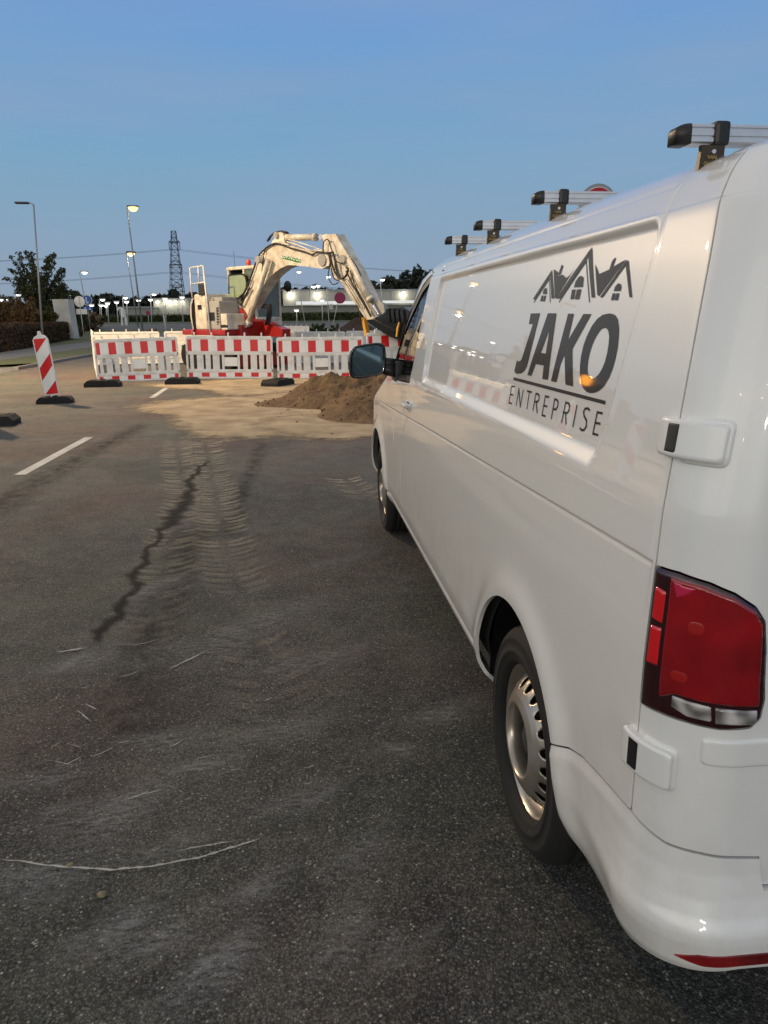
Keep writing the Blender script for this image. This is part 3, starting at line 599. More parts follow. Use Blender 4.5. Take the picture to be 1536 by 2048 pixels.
# sharper cowl line in the front boundary
def tab(n, t): return np.interp(t, tf, tabs[n])
t_of_z = lambda z: np.interp(z, tabs['z'], tf)
def sstep(x): x = np.clip(x, 0, 1); return x*x*(3-2*x)
def base_xy(s, t):
    hw = HW-tab('i', t); yr = YR+tab('r', t); ysf = tab('f', t); rc = np.minimum(RC, hw*.9); rf = np.minimum(RF, hw*.8)
    x = -hw.copy(); y = s.copy()
    off = (yr+rc)-S0
    m = (s >= S0) & (s <= YB); y = np.where(m, s+off*(1-sstep((s-S0)/.5)), y)
    m = s > YB; k = (np.minimum(s, YSF)-YB)/(YSF-YB)
    # front stretch: identity low down, compressed towards the pillars higher up
    y = np.where(m, YB+k*(ysf-YB), y)
    th = np.clip((S0-s)/RC, 0, math.pi/2); m = s < S0
    x = np.where(m, -(hw-rc)-rc*np.cos(th), x); y = np.where(m, yr+rc-rc*np.sin(th), y)
    k = np.clip((S1-s)/(HW-RC), 0, 1); m = s < S1; x = np.where(m, -(hw-rc)*(1-k), x); y = np.where(m, yr-.010*np.sin(k*math.pi/2), y)
    th = np.clip((s-YSF)/RF, 0, math.pi/2); m = s > YSF
    x = np.where(m, -(hw-rf)-rf*np.cos(th), x); y = np.where(m, ysf+rf*np.sin(th), y)
    k = np.clip((s-SF1)/(HW-RF), 0, 1); m = s > SF1; x = np.where(m, -(hw-rf)*(1-k), x); y = np.where(m, ysf+rf+.06*np.sin(k*math.pi/2), y)
    return x, y
def zof(s, t):
    z = tab('z', t)
    # hood and rear roof edge drop
    return z-.011*sstep((2.6-s)/1.5)*(t > 1.5)*sstep((t-1.5)/.25)
def P0(s, t):
    x, y = base_xy(s, t); return np.stack([x+XC, y, zof(s, t)], -1)
def nrm(s, t, e=.004):
    a = P0(s+e, t)-P0(s-e, t); b = P0(s, t+e)-P0(s, t-e); n = np.cross(b, a); l = np.linalg.norm(n, axis=-1, keepdims=True); l[l == 0] = 1
    n = n/l
    return n
WR = (1.80, .362); WF = (5.08, .362); TR = .318
def rrect(s, z, s0, s1, z0, z1, r):
    qx = np.abs(s-(s0+s1)/2)-(s1-s0)/2+r; qy = np.abs(z-(z0+z1)/2)-(z1-z0)/2+r
    return np.hypot(np.maximum(qx, 0), np.maximum(qy, 0))+np.minimum(np.maximum(qx, qy), 0)-r
def seam_z(s): return np.interp(s, [.0, .851, .859, .90, .96, 1.014, 1.05, 1.09, 1.22, 1.31, 1.38, 1.45, 1.6], [.572, .574, .630, .634, .640, .640, .648, .656, .638, .622, .600, .568, .52])
def crease_z(s): return 1.113-.0365*(s-1.09)
def disp(s, t):
    z = zof(s, t); d = np.zeros_like(s); y = base_xy(s, t)[1]
    rr = -rrect(s-.20*(1.665-z)*sstep((2.4-s)/1.0), z, 1.285, 3.50, 1.205, 1.665, .045)
    w = .010+.036*sstep((1.30-z)/.05)
    d -= .013*sstep(rr/w)*(s > S0)
    # rear half of the recess keeps a raised lip
    d += .0015*np.exp(-((rr+.008)/.008)**2)*(s > S0)*(z > 1.3)
    gz = 1.722-.004*sstep((s-2.5))
    d -= .0035*np.exp(-((z-gz)/.0035)**2)*sstep((s-1.28)/.03)*sstep((3.9-s)/.1)
    d -= .0030*np.exp(-((s-1.272-.1*(1.71-z))/.004)**2)*((z > 1.60) & (z < 1.722))*sstep((z-1.60)/.08)
    # crease
    q = z-crease_z(s)
    kc = (s > S0)*sstep((5.2-s)/.3); d += kc*np.interp(q, [-.12, -.012, -.005, -.0025, .003, .007, .12], [0, -.0025, -.0045, -.0045, .0035, .0035, 0])
    # sill step
    d -= .010*np.exp(-((z-.425)/.012)**2)*((s > 2.2) & (s < 4.7))
    # flared arches
    for c, r in ((WR, .400), (WF, .405)):
        dist = np.hypot(y-c[0], z-c[1])-r
        d += .016*np.exp(-np.maximum(dist-.012, 0)**2/.055**2)*(s > 1.15)*sstep((z-.30)/.15)
    # rear face: shallow swage below the lamps and recess for the number plate
    m = (s < S0)
    d += m*.008*sstep((.86-z)/.03)*sstep((z-.66)/.08)*sstep((S0-s)/.1)*0
    return d
def bump_off(s, t):
    # bumper: leaves the body at the seam, slopes out to a crest and drops to the lower edge
    z = zof(s, t); k = sstep((1.30-s)/.36)
    o = np.interp(z, [.36, .40, .44, .49, .506, .516, .53, .56, .60, .64, .70], [-.006, .014, .030, .0355, .0350, .031, .024, .013, .004, .001, .0])
    # step ledge narrows to nothing along the side
    notch = sstep((.86-s)/.05)
    return k*o + (1-k)*.006*sstep((seam_z(s)-z)/.03)-.02*notch*sstep((z-.5)/.03)*0
def P(s, t, off=0.0):
    return P0(s, t)+nrm(s, t)*(disp(s, t)+off)[..., None]
def poly_sdf(x, y, poly):
    p = np.array(poly); n = len(p); d = np.full(x.shape, 1e9); sg = np.ones(x.shape)
    for i in range(n):
        a = p[i]; b = p[i-1]; e = b-a; wx = x-a[0]; wy = y-a[1]
        h = np.clip((wx*e[0]+wy*e[1])/(e@e+1e-12), 0, 1); d = np.minimum(d, (wx-e[0]*h)**2+(wy-e[1]*h)**2)
        c1 = y >= a[1]; c2 = y < b[1]; c3 = e[0]*wy > e[1]*wx
        sg = np.where((c1 & c2 & c3) | (~c1 & ~c2 & ~c3), -sg, sg)
    return sg*np.sqrt(d)
def grid_skin(name, sv, tv, sdf, posfn, material, parent, flange=.012, gap=0.0, smooth_=True, mirror=False, flip=False):
    # sdf > 0 keeps; rim vertices are moved onto sdf = gap; open rims get an inward flange
    Sg, Tg = np.meshgrid(sv, tv, indexing='ij'); ns, ntt = Sg.shape
    sc = .5*(Sg[:-1, :-1]+Sg[1:, 1:]); tcn = .5*(Tg[:-1, :-1]+Tg[1:, 1:])
    keep = sdf(sc, tcn) > gap
    vi = np.arange(ns*ntt).reshape(ns, ntt)
    F = np.stack([vi[:-1, :-1], vi[1:, :-1], vi[1:, 1:], vi[:-1, 1:]], -1)[keep]
    used = np.zeros(ns*ntt, bool); used[F.ravel()] = True
    s = Sg.ravel().copy(); t = Tg.ravel().copy()
    ds = np.median(np.diff(sv)); 
    # boundary vertices (those not surrounded by 4 kept faces, inside the grid)
    cnt = np.bincount(F.ravel(), minlength=ns*ntt); inner = np.zeros((ns, ntt), bool); inner[1:-1, 1:-1] = True
    bnd = used & (cnt < 4) & inner.ravel()
    for _ in range(5):
        ss = s[bnd]; tt = t[bnd]; v = sdf(ss, tt)-gap; e = 1e-4
        gs = (sdf(ss+e, tt)-sdf(ss-e, tt))/(2*e); gt = (sdf(ss, tt+e)-sdf(ss, tt-e))/(2*e); g2 = gs*gs+gt*gt+1e-6
        st = np.clip(v/g2, -.02, .02)
        s[bnd] = ss-st*gs; t[bnd] = tt-st*gt
    p = posfn(s, t)
    idx = -np.ones(ns*ntt, int); u = np.where(used)[0]; idx[u] = np.arange(len(u)); verts = p[u]; faces = idx[F][:, ::-1]
    allf = faces.tolist(); nv = len(verts); V = verts
    if flange:
        ed = np.concatenate([faces[:, [0, 1]], faces[:, [1, 2]], faces[:, [2, 3]], faces[:, [3, 0]]]); key = np.sort(ed, 1)
        kk = key[:, 0].astype(np.int64)*10**7+key[:, 1]; uq, inv, c = np.unique(kk, return_inverse=True, return_counts=True)
        be = ed[c[inv] == 1]; orig = u[be]
        bset = np.unique(be); o2 = u[bset]; nn = nrm(s[o2], t[o2]) if posfn.__name__ != 'plain' else 0
        dup = V[bset]; low = dup-nn*flange
        m1 = {b: nv+i for i, b in enumerate(bset)}; nb = len(bset)
        V = np.concatenate([V, dup, low])
        allf += [(m1[b], m1[a], m1[a]+nb, m1[b]+nb) for a, b in be]
    o = meshobj(name, V.tolist(), allf, material, parent, smooth=smooth_)
    return o
def mirror_obj(o, parent, name=None):
    me = o.data.copy(); n = len(me.vertices); co = np.empty(n*3); me.vertices.foreach_get('co', co); co = co.reshape(-1, 3); co[:, 0] = 2*XC-co[:, 0]
    me.vertices.foreach_set('co', co.ravel()); me.flip_normals(); me.update()
    return link(bpy.data.objects.new(name or o.name.split('.')[0], me), parent)
def surf_px(px, py):
    # photograph pixel -> (s, z) on the van's side; used only to place panel lines and lettering on the flat side
    X = .56
    for _ in range(12):
        q = atxv(px, py, X); t = t_of_z(np.array([q.z])); sarr = np.array([max(q.y, S0)])
        x, y = base_xy(sarr, t); X = float(XC+x[0]+ (-disp(sarr, t)[0]))
    return q.y, q.z
van = thing('van', 'large white panel van parked on the right with a dark house logo', 'van', (0, 0, -DZ))
SV = np.concatenate([np.arange(S1-(HW-RC), .74, .015), np.arange(.74, 2.35, .005), np.arange(2.35, 3.6, .007), np.arange(3.6, 5.4, .009), np.arange(5.4, SF1+(HW-RF), .02), [SF1+(HW-RF)]])
TV = np.concatenate([np.arange(.30, 1.0, .005), np.arange(1.0, 1.13, .0025), np.arange(1.13, 1.685, .005), np.arange(1.685, 1.74, .0022), np.arange(1.74, 1.80, .005), np.arange(1.80, 1.9, .01), np.arange(1.9, 2.6, .03), [2.6]])
def YZ(s, t): return base_xy(s, t)[1], zof(s, t)
winpx = [(819, 765), (874, 548), (861, 552), (845, 572), (830, 603), (816, 634), (802, 671), (791, 712), (785, 752), (783, 757)]
winyz = [surf_px(*p) for p in winpx]
door_yz = [(3.60, 1.70)]+[surf_px(*p) for p in [(821, 764), (816, 834), (803, 876), (800, 915), (806, 1030)]]+[(3.86, .355), (4.62, .355), (4.62, .95), (4.60, 1.10)]+[(winyz[i][0]+.06, winyz[i][1]+.035) for i in (8, 7, 6, 5, 4, 3, 2)]
def sd_win(s, t): y, z = YZ(s, t); return poly_sdf(y, z, winyz)
def sd_door(s, t): y, z = YZ(s, t); return poly_sdf(y, z, door_yz)
def sd_arch(s, t):
    y, z = YZ(s, t); return np.minimum(np.hypot(y-WR[0], np.maximum(z-WR[1], (z-WR[1])*.6))-.400, np.hypot(y-WF[0], np.maximum(z-WF[1], (z-WF[1])*.6))-.405)
lamp_sz = [(1.085, 1.110), (1.04, 1.112), (.992, 1.106), (.956, 1.094), (.924, 1.074), (.906, 1.05), (.897, 1.004), (.887, .92), (.890, .888), (.904, .873), (.95, .870), (1.0, .872), (1.044, .871), (1.085, .868)]
def sd_lamp(s, t): return poly_sdf(s, zof(s, t), lamp_sz)
def sd_screen(s, t):   # windscreen
    return np.maximum(np.maximum(1.16-zof(s, t), t-1.76), YSF+.10-s)
def sd_rdoor(s, t):
    z = zof(s, t); a = np.maximum(s-1.089, np.maximum(seam_z(s)-z, t-1.80)); return a
# body shell
def sd_body(s, t):
    z = zof(s, t); d = np.minimum(sd_arch(s, t), sd_door(s, t)); d = np.minimum(d, sd_rdoor(s, t)); d = np.minimum(d, sd_screen(s, t))
    return np.minimum(d, np.maximum(z-seam_z(s), s-1.6)) if False else np.minimum(d, np.where(s < 1.6, z-seam_z(s), 1.0))
def skin(name, sdf, mt, gap=.0022, sv=SV, tv=TV, off=None, flange=.012, parent=van):
    f = (lambda s, t: P(s, t)) if off is None else (lambda s, t: P(s, t, off(s, t)))
    return grid_skin(name, sv, tv, sdf, f, mt, parent, flange, gap)
body = skin('body', sd_body, M['paint'])
mirror_obj(body, body, 'far_side')
door = skin('front_door', lambda s, t: np.minimum(-sd_door(s, t), np.minimum(sd_win(s, t)+.001, sd_arch(s, t)+.001)), M['paint'], gap=.0050, sv=SV[(SV > 3.4) & (SV < 5.42)])
mirror_obj(door, van)
rdoor = skin('rear_door', lambda s, t: np.minimum(-sd_rdoor(s, t), sd_lamp(s, t)), M['paint'], sv=SV[SV < 1.12], tv=TV[TV < 1.83])
d2 = mirror_obj(rdoor, van)
bump = skin('rear_bumper', lambda s, t: np.minimum(np.minimum(seam_z(s)-zof(s, t), sd_arch(s, t)), zof(s, t)-np.interp(s, [.9, 1.3], [.434, .388])), M['paint'], sv=SV[SV < 1.62], tv=TV[TV < .72], off=bump_off, flange=.035)
mirror_obj(bump, bump, 'far_side')
# door aperture backing: dark strips close the gaps between panels
def sd_back(s, t): return np.minimum(sd_arch(s, t)-.005, np.minimum(np.maximum(.02-0*s, sd_win(s, t)), -sd_screen(s, t)*0+1))
bk = grid_skin('inner_shell', SV[::3], TV[(TV > .42)][::3], lambda s, t: np.minimum(np.minimum(sd_arch(s, t)-.004, sd_win(s, t)+.004), sd_screen(s, t)+.004), lambda s, t: P0(s, t)-nrm(s, t)*.030, M['paint_in'], van, flange=0)
mirror_obj(bk, bk, 'far_side')
screen = skin('windscreen', lambda s, t: -sd_screen(s, t), M['blackgloss'], sv=SV[SV > 5.3], off=lambda s, t: s*0-.004); mirror_obj(screen, screen, 'far_side')
# side window: black surround and glass
fine_s = np.arange(3.5, 5.4, .007); fine_t = np.arange(1.05, 1.80, .007)
def ringw(s, t): d = -sd_win(s, t); return np.minimum(d, .030-d)
sur = skin('window_surround', lambda s, t: np.minimum(-sd_win(s, t), .034+sd_win(s, t)), M['black'], sv=fine_s, tv=fine_t, gap=.001, off=lambda s, t: s*0-.004)
gm_ = bpy.data.materials.new('side_glass'); gm_.use_nodes = True; nt = gm_.node_tree; nt.nodes.clear()
g1 = N(nt, 'ShaderNodeBsdfTransparent'); g1.inputs[0].default_value = (.42, .50, .46, 1); g2 = N(nt, 'ShaderNodeBsdfGlossy'); g2.inputs['Roughness'].default_value = .01
fr = N(nt, 'ShaderNodeFresnel'); fr.inputs[0].default_value = 1.6; mxs = N(nt, 'ShaderNodeMixShader'); oo = N(nt, 'ShaderNodeOutputMaterial')
nt.links.new(fr.outputs[0], mxs.inputs[0]); nt.links.new(g1.outputs[0], mxs.inputs[1]); nt.links.new(g2.outputs[0], mxs.inputs[2]); nt.links.new(mxs.outputs[0], oo.inputs[0])
M['sideglass'] = gm_
glass = skin('side_window', lambda s, t: -.032-sd_win(s, t), M['sideglass'], sv=fine_s, tv=fine_t, gap=.0, off=lambda s, t: s*0-.010, flange=0)
mirror_obj(glass, van); mirror_obj(sur, van)
# lettering and the three-gable emblem on the recessed panel
def zpx(p): return (960+p[0]/4.267, 460+p[1]/4.267)
def decal(name, loops_list, material, parent, off=.0012, strokes=None, sw=.0065):
    bm = bmesh.new()
    for loops in loops_list:
        L2 = [[Vector((*surf_px(*zpx(p)), 0)) for p in lp] for lp in loops]
        flat = [v for l in L2 for v in l]; tri = tessellate_polygon(L2); vs = [bm.verts.new(v) for v in flat]
        for a, b, c in tri:
            try: bm.faces.new((vs[a], vs[b], vs[c]))
            except ValueError: pass
    for st in strokes or []:
        q = [Vector((*surf_px(*zpx(p)), 0)) for p in st]
        for a, b in zip(q[:-1], q[1:]):
            d = (b-a).normalized()*sw*.45; n = Vector((-d.y, d.x, 0)).normalized()*sw*.5
            vs = [bm.verts.new(v) for v in (a-d-n, b+d-n, b+d+n, a-d+n)]; bm.faces.new(vs)
    for z in np.arange(1.22, 1.66, .012):
        bmesh.ops.bisect_plane(bm, geom=bm.verts[:]+bm.edges[:]+bm.faces[:], plane_co=(0, z, 0), plane_no=(0, 1, 0))
    for x in np.arange(1.22, 2.0, .05):
        bmesh.ops.bisect_plane(bm, geom=bm.verts[:]+bm.edges[:]+bm.faces[:], plane_co=(x, 0, 0), plane_no=(1, 0, 0))
    bm.verts.ensure_lookup_table(); c = np.array([v.co[:] for v in bm.verts]); t = t_of_z(c[:, 1]); y0 = c[:, 0].copy(); s = y0.copy()
    for _ in range(6):
        yy = base_xy(s, t)[1]; s = s-(yy-y0); t = t-(zof(s, t)-c[:, 1])
    p = P(s, t, off+0*s)
    for v, q in zip(bm.verts, p): v.co = Vector(q)
    bmesh.ops.recalc_face_normals(bm, faces=bm.faces[:])
    me = bpy.data.meshes.new(name); bm.to_mesh(me); bm.free(); me.materials.append(material)
    return link(bpy.data.objects.new(name, me), parent)
J = [(437, 705), (515, 703), (413, 1120), (400, 1165), (378, 1200), (350, 1218), (320, 1222), (303, 1215), (297, 1195), (318, 1106), (328, 1116), (345, 1114), (358, 1098), (366, 1075), (455, 797), (421, 794)]
A1 = [(583, 703), (655, 703), (583, 1272), (535, 1265), (548, 1150), (478, 1137), (440, 1240), (408, 1232)]; A2 = [(598, 835), (522, 1040), (565, 1047)]
K = [(757, 705), (805, 706), (752, 940), (888, 708), (955, 708), (792, 1005), (797, 1328), (733, 1312), (727, 1050), (690, 1140), (655, 1293), (610, 1283)]
O1 = [(1100, 703), (1130, 704), (1160, 720), (1180, 755), (1190, 830), (1187, 900), (1178, 990), (1160, 1085), (1135, 1175), (1105, 1250), (1065, 1320), (1020, 1363), (985, 1380), (945, 1385), (915, 1375), (885, 1345), (866, 1295), (857, 1220), (858, 1150), (868, 1065), (888, 975), (920, 890), (960, 810), (1005, 750), (1050, 716)]
O2 = [(1066, 826), (1040, 836), (1012, 870), (983, 920), (958, 980), (938, 1045), (925, 1110), (920, 1170), (924, 1222), (938, 1252), (960, 1263), (985, 1255), (1015, 1228), (1045, 1180), (1070, 1120), (1090, 1045), (1103, 965), (1108, 900), (1102, 855), (1088, 832)]
UL = [(290, 1250), (1075, 1450), (1070, 1482), (288, 1276)]
lg = [[J], [A1, A2], [K], [O1, O2], [UL]]
decal('lettering', lg, M['ink'], van)
H_ = [[(618, 330), (455, 583), (473, 588), (610, 372)], [(603, 362), (618, 332), (637, 577), (614, 577)],
      [(632, 325), (668, 350), (665, 380), (708, 372), (740, 402), (765, 380), (810, 318), (651, 574), (643, 574)], [(700, 285), (712, 298), (692, 368), (668, 374)],
      [(955, 135), (655, 578), (690, 578), (925, 222)], [(948, 160), (958, 135), (985, 568), (957, 568), (927, 226)],
      [(985, 280), (1020, 367), (1108, 325), (1160, 290), (1245, 240), (1020, 555), (1006, 545)], [(1155, 222), (1162, 230), (1132, 318), (1108, 323), (1130, 255)],
      [(1252, 243), (1028, 565), (1050, 567), (1246, 292)], [(1253, 245), (1270, 250), (1303, 565), (1280, 563), (1247, 292)],
      [(540, 540), (543, 512), (558, 487), (573, 490), (575, 540)], [(530, 552), (545, 552), (535, 600), (517, 600)], [(553, 552), (568, 552), (556, 602), (540, 602)],
      [(805, 481), (820, 430), (848, 387), (872, 382), (887, 400), (880, 479)], [(790, 500), (820, 498), (803, 583), (775, 583)], [(832, 498), (868, 497), (850, 583), (812, 583)],
      [(1145, 512), (1158, 472), (1183, 445), (1203, 450), (1210, 470), (1205, 512)], [(1137, 530), (1160, 530), (1148, 590), (1122, 590)], [(1168, 530), (1193, 530), (1180, 590), (1155, 590)]]
decal('emblem', [[h] for h in H_], M['ink'], van, strokes=[[(598, 405), (465, 607)], [(596, 405), (602, 606)], [(912, 255), (680, 604)], [(910, 255), (938, 602)]], sw=.0035)
ST = [[(297, 1330), (272, 1330), (250, 1470), (272, 1474)], [(262, 1398), (284, 1401)], [(312, 1488), (335, 1348), (346, 1503), (372, 1362)], [(408, 1368), (442, 1378)], [(425, 1373), (404, 1515)],
      [(455, 1530), (480, 1390), (502, 1396), (509, 1415), (504, 1445), (492, 1460), (468, 1458)], [(483, 1460), (490, 1552)], [(590, 1419), (561, 1412), (532, 1573), (560, 1582)], [(546, 1492), (574, 1499)],
      [(612, 1600), (640, 1438), (662, 1444), (670, 1465), (664, 1503), (650, 1525), (626, 1520)], [(700, 1632), (735, 1465), (760, 1472), (768, 1495), (761, 1535), (745, 1556), (714, 1549)], [(733, 1556), (737, 1645)],
      [(797, 1668), (830, 1492)], [(937, 1530), (925, 1515), (900, 1518), (888, 1545), (893, 1580), (912, 1620), (910, 1670), (890, 1700), (870, 1700), (858, 1685)],
      [(1045, 1556), (1004, 1548), (968, 1730), (1008, 1742)], [(986, 1637), (1026, 1645)]]
decal('small_lettering', [], M['ink'], van, strokes=ST, sw=.0048)
def rr_poly(s0, s1, z0, z1, r, dz=0):
    o = []
    for cx, cy, a0 in ((s1-r, z1-r, 0), (s0+r, z1-r, 90), (s0+r, z0+r, 180), (s1-r, z0+r, 270)):
        for k in range(4):
            a = R_(a0+30*k); x = cx+r*math.cos(a); o.append((x, cy+r*math.sin(a)+dz*(x-s0)))
    return o
# tail lamp, built of surface pieces that follow the rear corner
def rim_round(sdf, h, r):
    def f(s, t):
        q = np.clip(sdf(s, t)/r, 0, 1); return h*np.sqrt(np.clip(1-(1-q)**2, 0, 1))
    return f
ls = np.arange(.85, 1.10, .0035); ltv = np.arange(.83, 1.13, .0035)
lampo = skin('tail_lamp', lambda s, t: -sd_lamp(s, t), M['darkred'], sv=ls, tv=ltv, gap=.001, off=rim_round(lambda s, t: -sd_lamp(s, t), .006, .012), parent=van)
M['bulbred'] = mat('bulb_red', (.30, .006, .006), .3, coat=1)
M['pinkglint'] = mat('pink_highlight', (.45, .015, .06), .15, coat=1)  # pink tone for the highlight painted on the lamp
def piece(name, poly, mt, h, r=.004, parent=lampo):
    f = lambda s, t: -poly_sdf(s, zof(s, t), poly)
    return skin(name, f, mt, sv=np.arange(.80, 1.13, .0025), tv=np.arange(.60, 1.42, .0025)[lambda a=None: slice(None)] if False else np.arange(min(p[1] for p in poly)-.02, max(p[1] for p in poly)+.02, .0025), gap=0.0, off=lambda s, t: h-.003+rim_round(f, .003, r)(s, t), parent=parent)
piece('red_lens', [(1.049, 1.104), (1.0, 1.101), (.955, 1.088), (.926, 1.070), (.911, 1.046), (.904, .99), (.897, .912), (.95, .914), (1.02, .916), (1.046, .90)], M['redlens'], .0085)
piece('side_reflector', [(1.075, 1.080), (1.054, 1.077), (1.054, 1.024), (1.076, 1.026)], M['redlens2'], .009, .002)
piece('side_reflector', [(1.076, 1.014), (1.054, 1.016), (1.053, .952), (1.075, .950)], M['redlens2'], .009, .002)
piece('reversing_lens', [(1.024, .913), (.967, .909), (.964, .883), (1.0, .884), (1.024, .893)], M['clear'], .0085, .003)
piece('reversing_lens', [(.962, .909), (.899, .906), (.898, .886), (.903, .881), (.959, .881)], M['clear'], .0085, .003)
piece('painted_highlight', [(1.046, 1.100), (1.004, 1.096), (1.020, 1.080), (1.036, 1.072)], M['pinkglint'], .0092, .002)  # highlight on the lamp corner, painted as a pink piece
piece('bulb_chamber', rr_poly(.985, 1.018, 1.018, 1.048, .012), M['bulbred'], .0089, .010)
piece('bulb_chamber', rr_poly(.998, 1.034, .935, .962, .012), M['bulbred'], .0089, .010)
piece('lens_rib', [(1.03, 1.004), (.915, 1.000), (.915, .998), (1.03, 1.002)], M['redlens2'], .0090, .001)
piece('lens_rib', [(1.03, .978), (.912, .974), (.912, .972), (1.03, .976)], M['darkred'], .0090, .001)
piece('lens_rib', [(.97, 1.040), (.93, 1.038), (.93, 1.036), (.97, 1.038)], M['redlens2'], .0090, .001)
lm2 = mirror_obj(lampo, van, 'tail_lamp')
for ch in list(lampo.children): mirror_obj(ch, lm2)
# hinges across the shut line
def slab(name, poly, h, mt, parent=van, r=.005, res=.003, flange=.02):
    f = lambda s, t: -poly_sdf(s, zof(s, t), poly)
    z0 = min(p[1] for p in poly)-.01; z1 = max(p[1] for p in poly)+.01; a = min(p[0] for p in poly)-.01; b = max(p[0] for p in poly)+.01
    return skin(name, f, mt, sv=np.arange(a, b, res), tv=np.arange(z0, z1, res), gap=0.0, off=lambda s, t: h-r*.7+rim_round(f, r*.7, r)(s, t), flange=flange, parent=parent)
def rr_poly(s0, s1, z0, z1, r, dz=0):
    o = []
    for cx, cy, a0 in ((s1-r, z1-r, 0), (s0+r, z1-r, 90), (s0+r, z0+r, 180), (s1-r, z0+r, 270)):
        for k in range(4):
            a = R_(a0+30*k); x = cx+r*math.cos(a); o.append((x, cy+r*math.sin(a)+dz*(x-s0)))
    return o
for (a, b, z0, z1) in ((1.0, 1.119, 1.286, 1.345), (1.013, 1.118, .744, .812)):
    h = slab('hinge', rr_poly(a, b, z0, z1, .008), .015, M['paint'])
    slab('hinge_slot', rr_poly(b-.050, b-.024, z0+.006, z1-.006, .003), .0155, M['black'], parent=h, r=.002)
    slab('hinge_base', rr_poly(a-.007, b-.045, z0-.006, z1+.007, .012), .005, M['paint'], parent=h, r=.006)
slab('rear_swage', rr_poly(.30, .975, .803, .852, .010, dz=.0), .0045, M['paint'], r=.006)
slab('fuel_flap', rr_poly(4.3, 4.44, .80, .94, .02), .002, M['paint'], r=.002)
# door handle
hy, hz = surf_px(803, 800)
h = slab('door_handle', rr_poly(3.76, 3.96, hz-.026, hz+.026, .02), .006, M['paint'], r=.006)
slab('handle_grip', rr_poly(3.775, 3.94, hz-.012, hz+.012, .010), .034, M['paint'], parent=h, r=.012)
slab('handle_recess', rr_poly(3.80, 3.93, hz-.020, hz+.020, .018), .0072, M['black'], parent=h, r=.001)
# bumper reflector
rp_ = [(.985, .457), (.955, .470), (.60, .470), (.60, .447), (.95, .447)]
f_ = lambda s, t: -poly_sdf(s, zof(s, t), rp_)
skin('bumper_reflector', f_, M['redlens'], sv=np.arange(.58, 1.0, .003), tv=np.arange(.42, .48, .003), gap=0.0, off=lambda s, t: bump_off(s, t)+.003, parent=bump)
# wheels
def make_wheel(yc, zc, left=True):
    w = bpy.data.objects.new('wheel', None); link(w, van); sx = -1 if left else 1
    T = Matrix.Translation((XC+sx*.92, yc, zc)) @ Matrix.Rotation(R_(90)*sx, 4, 'Y')
    R0 = TR
    prof = [(.208, -.015), (.214, .000), (.224, .006), (.240, .0095), (.242, .0115), (.250, .012), (.252, .010), (.275, .008), (.277, .0095), (.283, .008), (.298, .000), (.308, -.010), (.314, -.020)]
    for k in range(5):
        a = -.03-k*.034
        prof += [(R0, a), (R0, a-.024), (R0-.008, a-.026), (R0-.008, a-.032)]
    prof += [(.311, -.205), (.29, -.225), (.21, -.215)]
    MB().lathe(prof, 72, T=T).build('tyre', M['rubber'], w)
    # pressed steel rim with oval holes: polar grid with the holes cut out
    rr = np.array([.214, .2175, .218, .214, .207, .203, .201]+list(np.arange(.196, .104, -.0035))+[.102, .099, .096, .094])
    def hgt(r): return np.interp(r, [.094, .096, .099, .106, .125, .145, .163, .178, .190, .197, .203, .207, .214, .2175, .218], [-.030, .012, .026, .028, .020, .008, -.006, -.026, -.044, -.036, -.018, -.004, .000, .006, .008])
    NT = 192; th = np.linspace(0, 2*math.pi, NT+1); V = []; F = []
    hr = .163
    pos = []
    for i, r in enumerate(rr):
        for k in range(NT):
            pos.append((r, th[k]))
    pos = np.array(pos)
    def hs(r, a):
        k = np.round(a/(2*math.pi/20)); da = a-k*2*math.pi/20
        return np.hypot((r-hr)/.0195, da*hr/.0140)-1
    keepf = []
    for i in range(len(rr)-1):
        for k in range(NT):
            rm = .5*(rr[i]+rr[i+1]); am = th[k]+math.pi/NT
            if hs(rm, am) > 0: keepf.append((i*NT+k, i*NT+(k+1) % NT, (i+1)*NT+(k+1) % NT, (i+1)*NT+k))
    keepf = np.array(keepf); cnt = np.bincount(keepf.ravel(), minlength=len(pos)); b = (cnt > 0) & (cnt < 4) & (pos[:, 0] < .19) & (pos[:, 0] > .13)
    for i in np.where(b)[0]:
        r, a = pos[i]; k = round(a/(2*math.pi/20)); da = (a-k*2*math.pi/20)*hr; dr = r-hr; q = math.hypot(dr/.0195, da/.0140)
        if q > .01: pos[i] = (hr+dr/q, k*2*math.pi/20+(da/q)/hr)
    vs = [T @ Vector((r*math.cos(a), r*math.sin(a), hgt(r)-.012)) for r, a in pos]
    rim = meshobj('rim', vs, keepf.tolist(), M['steel'], w, smooth=True)
    sol = rim.modifiers.new('s', 'SOLIDIFY'); sol.thickness = .004
    MB().lathe([(.096, -.040), (.085, -.036), (.052, -.034), (.046, -.018), (.036, -.012), (.001, -.012)], 40, T=T).build('hub_cap', M['hub'], w)
    MB().lathe([(.205, -.075), (.001, -.075)], 32, T=T).build('brake_drum', M['black'], w)
    v = MB(); v.tube(T @ Vector((.190, .03, -.05)), T @ Vector((.188, .03, -.02)), .004); v.build('valve', M['black'], w)
    return w
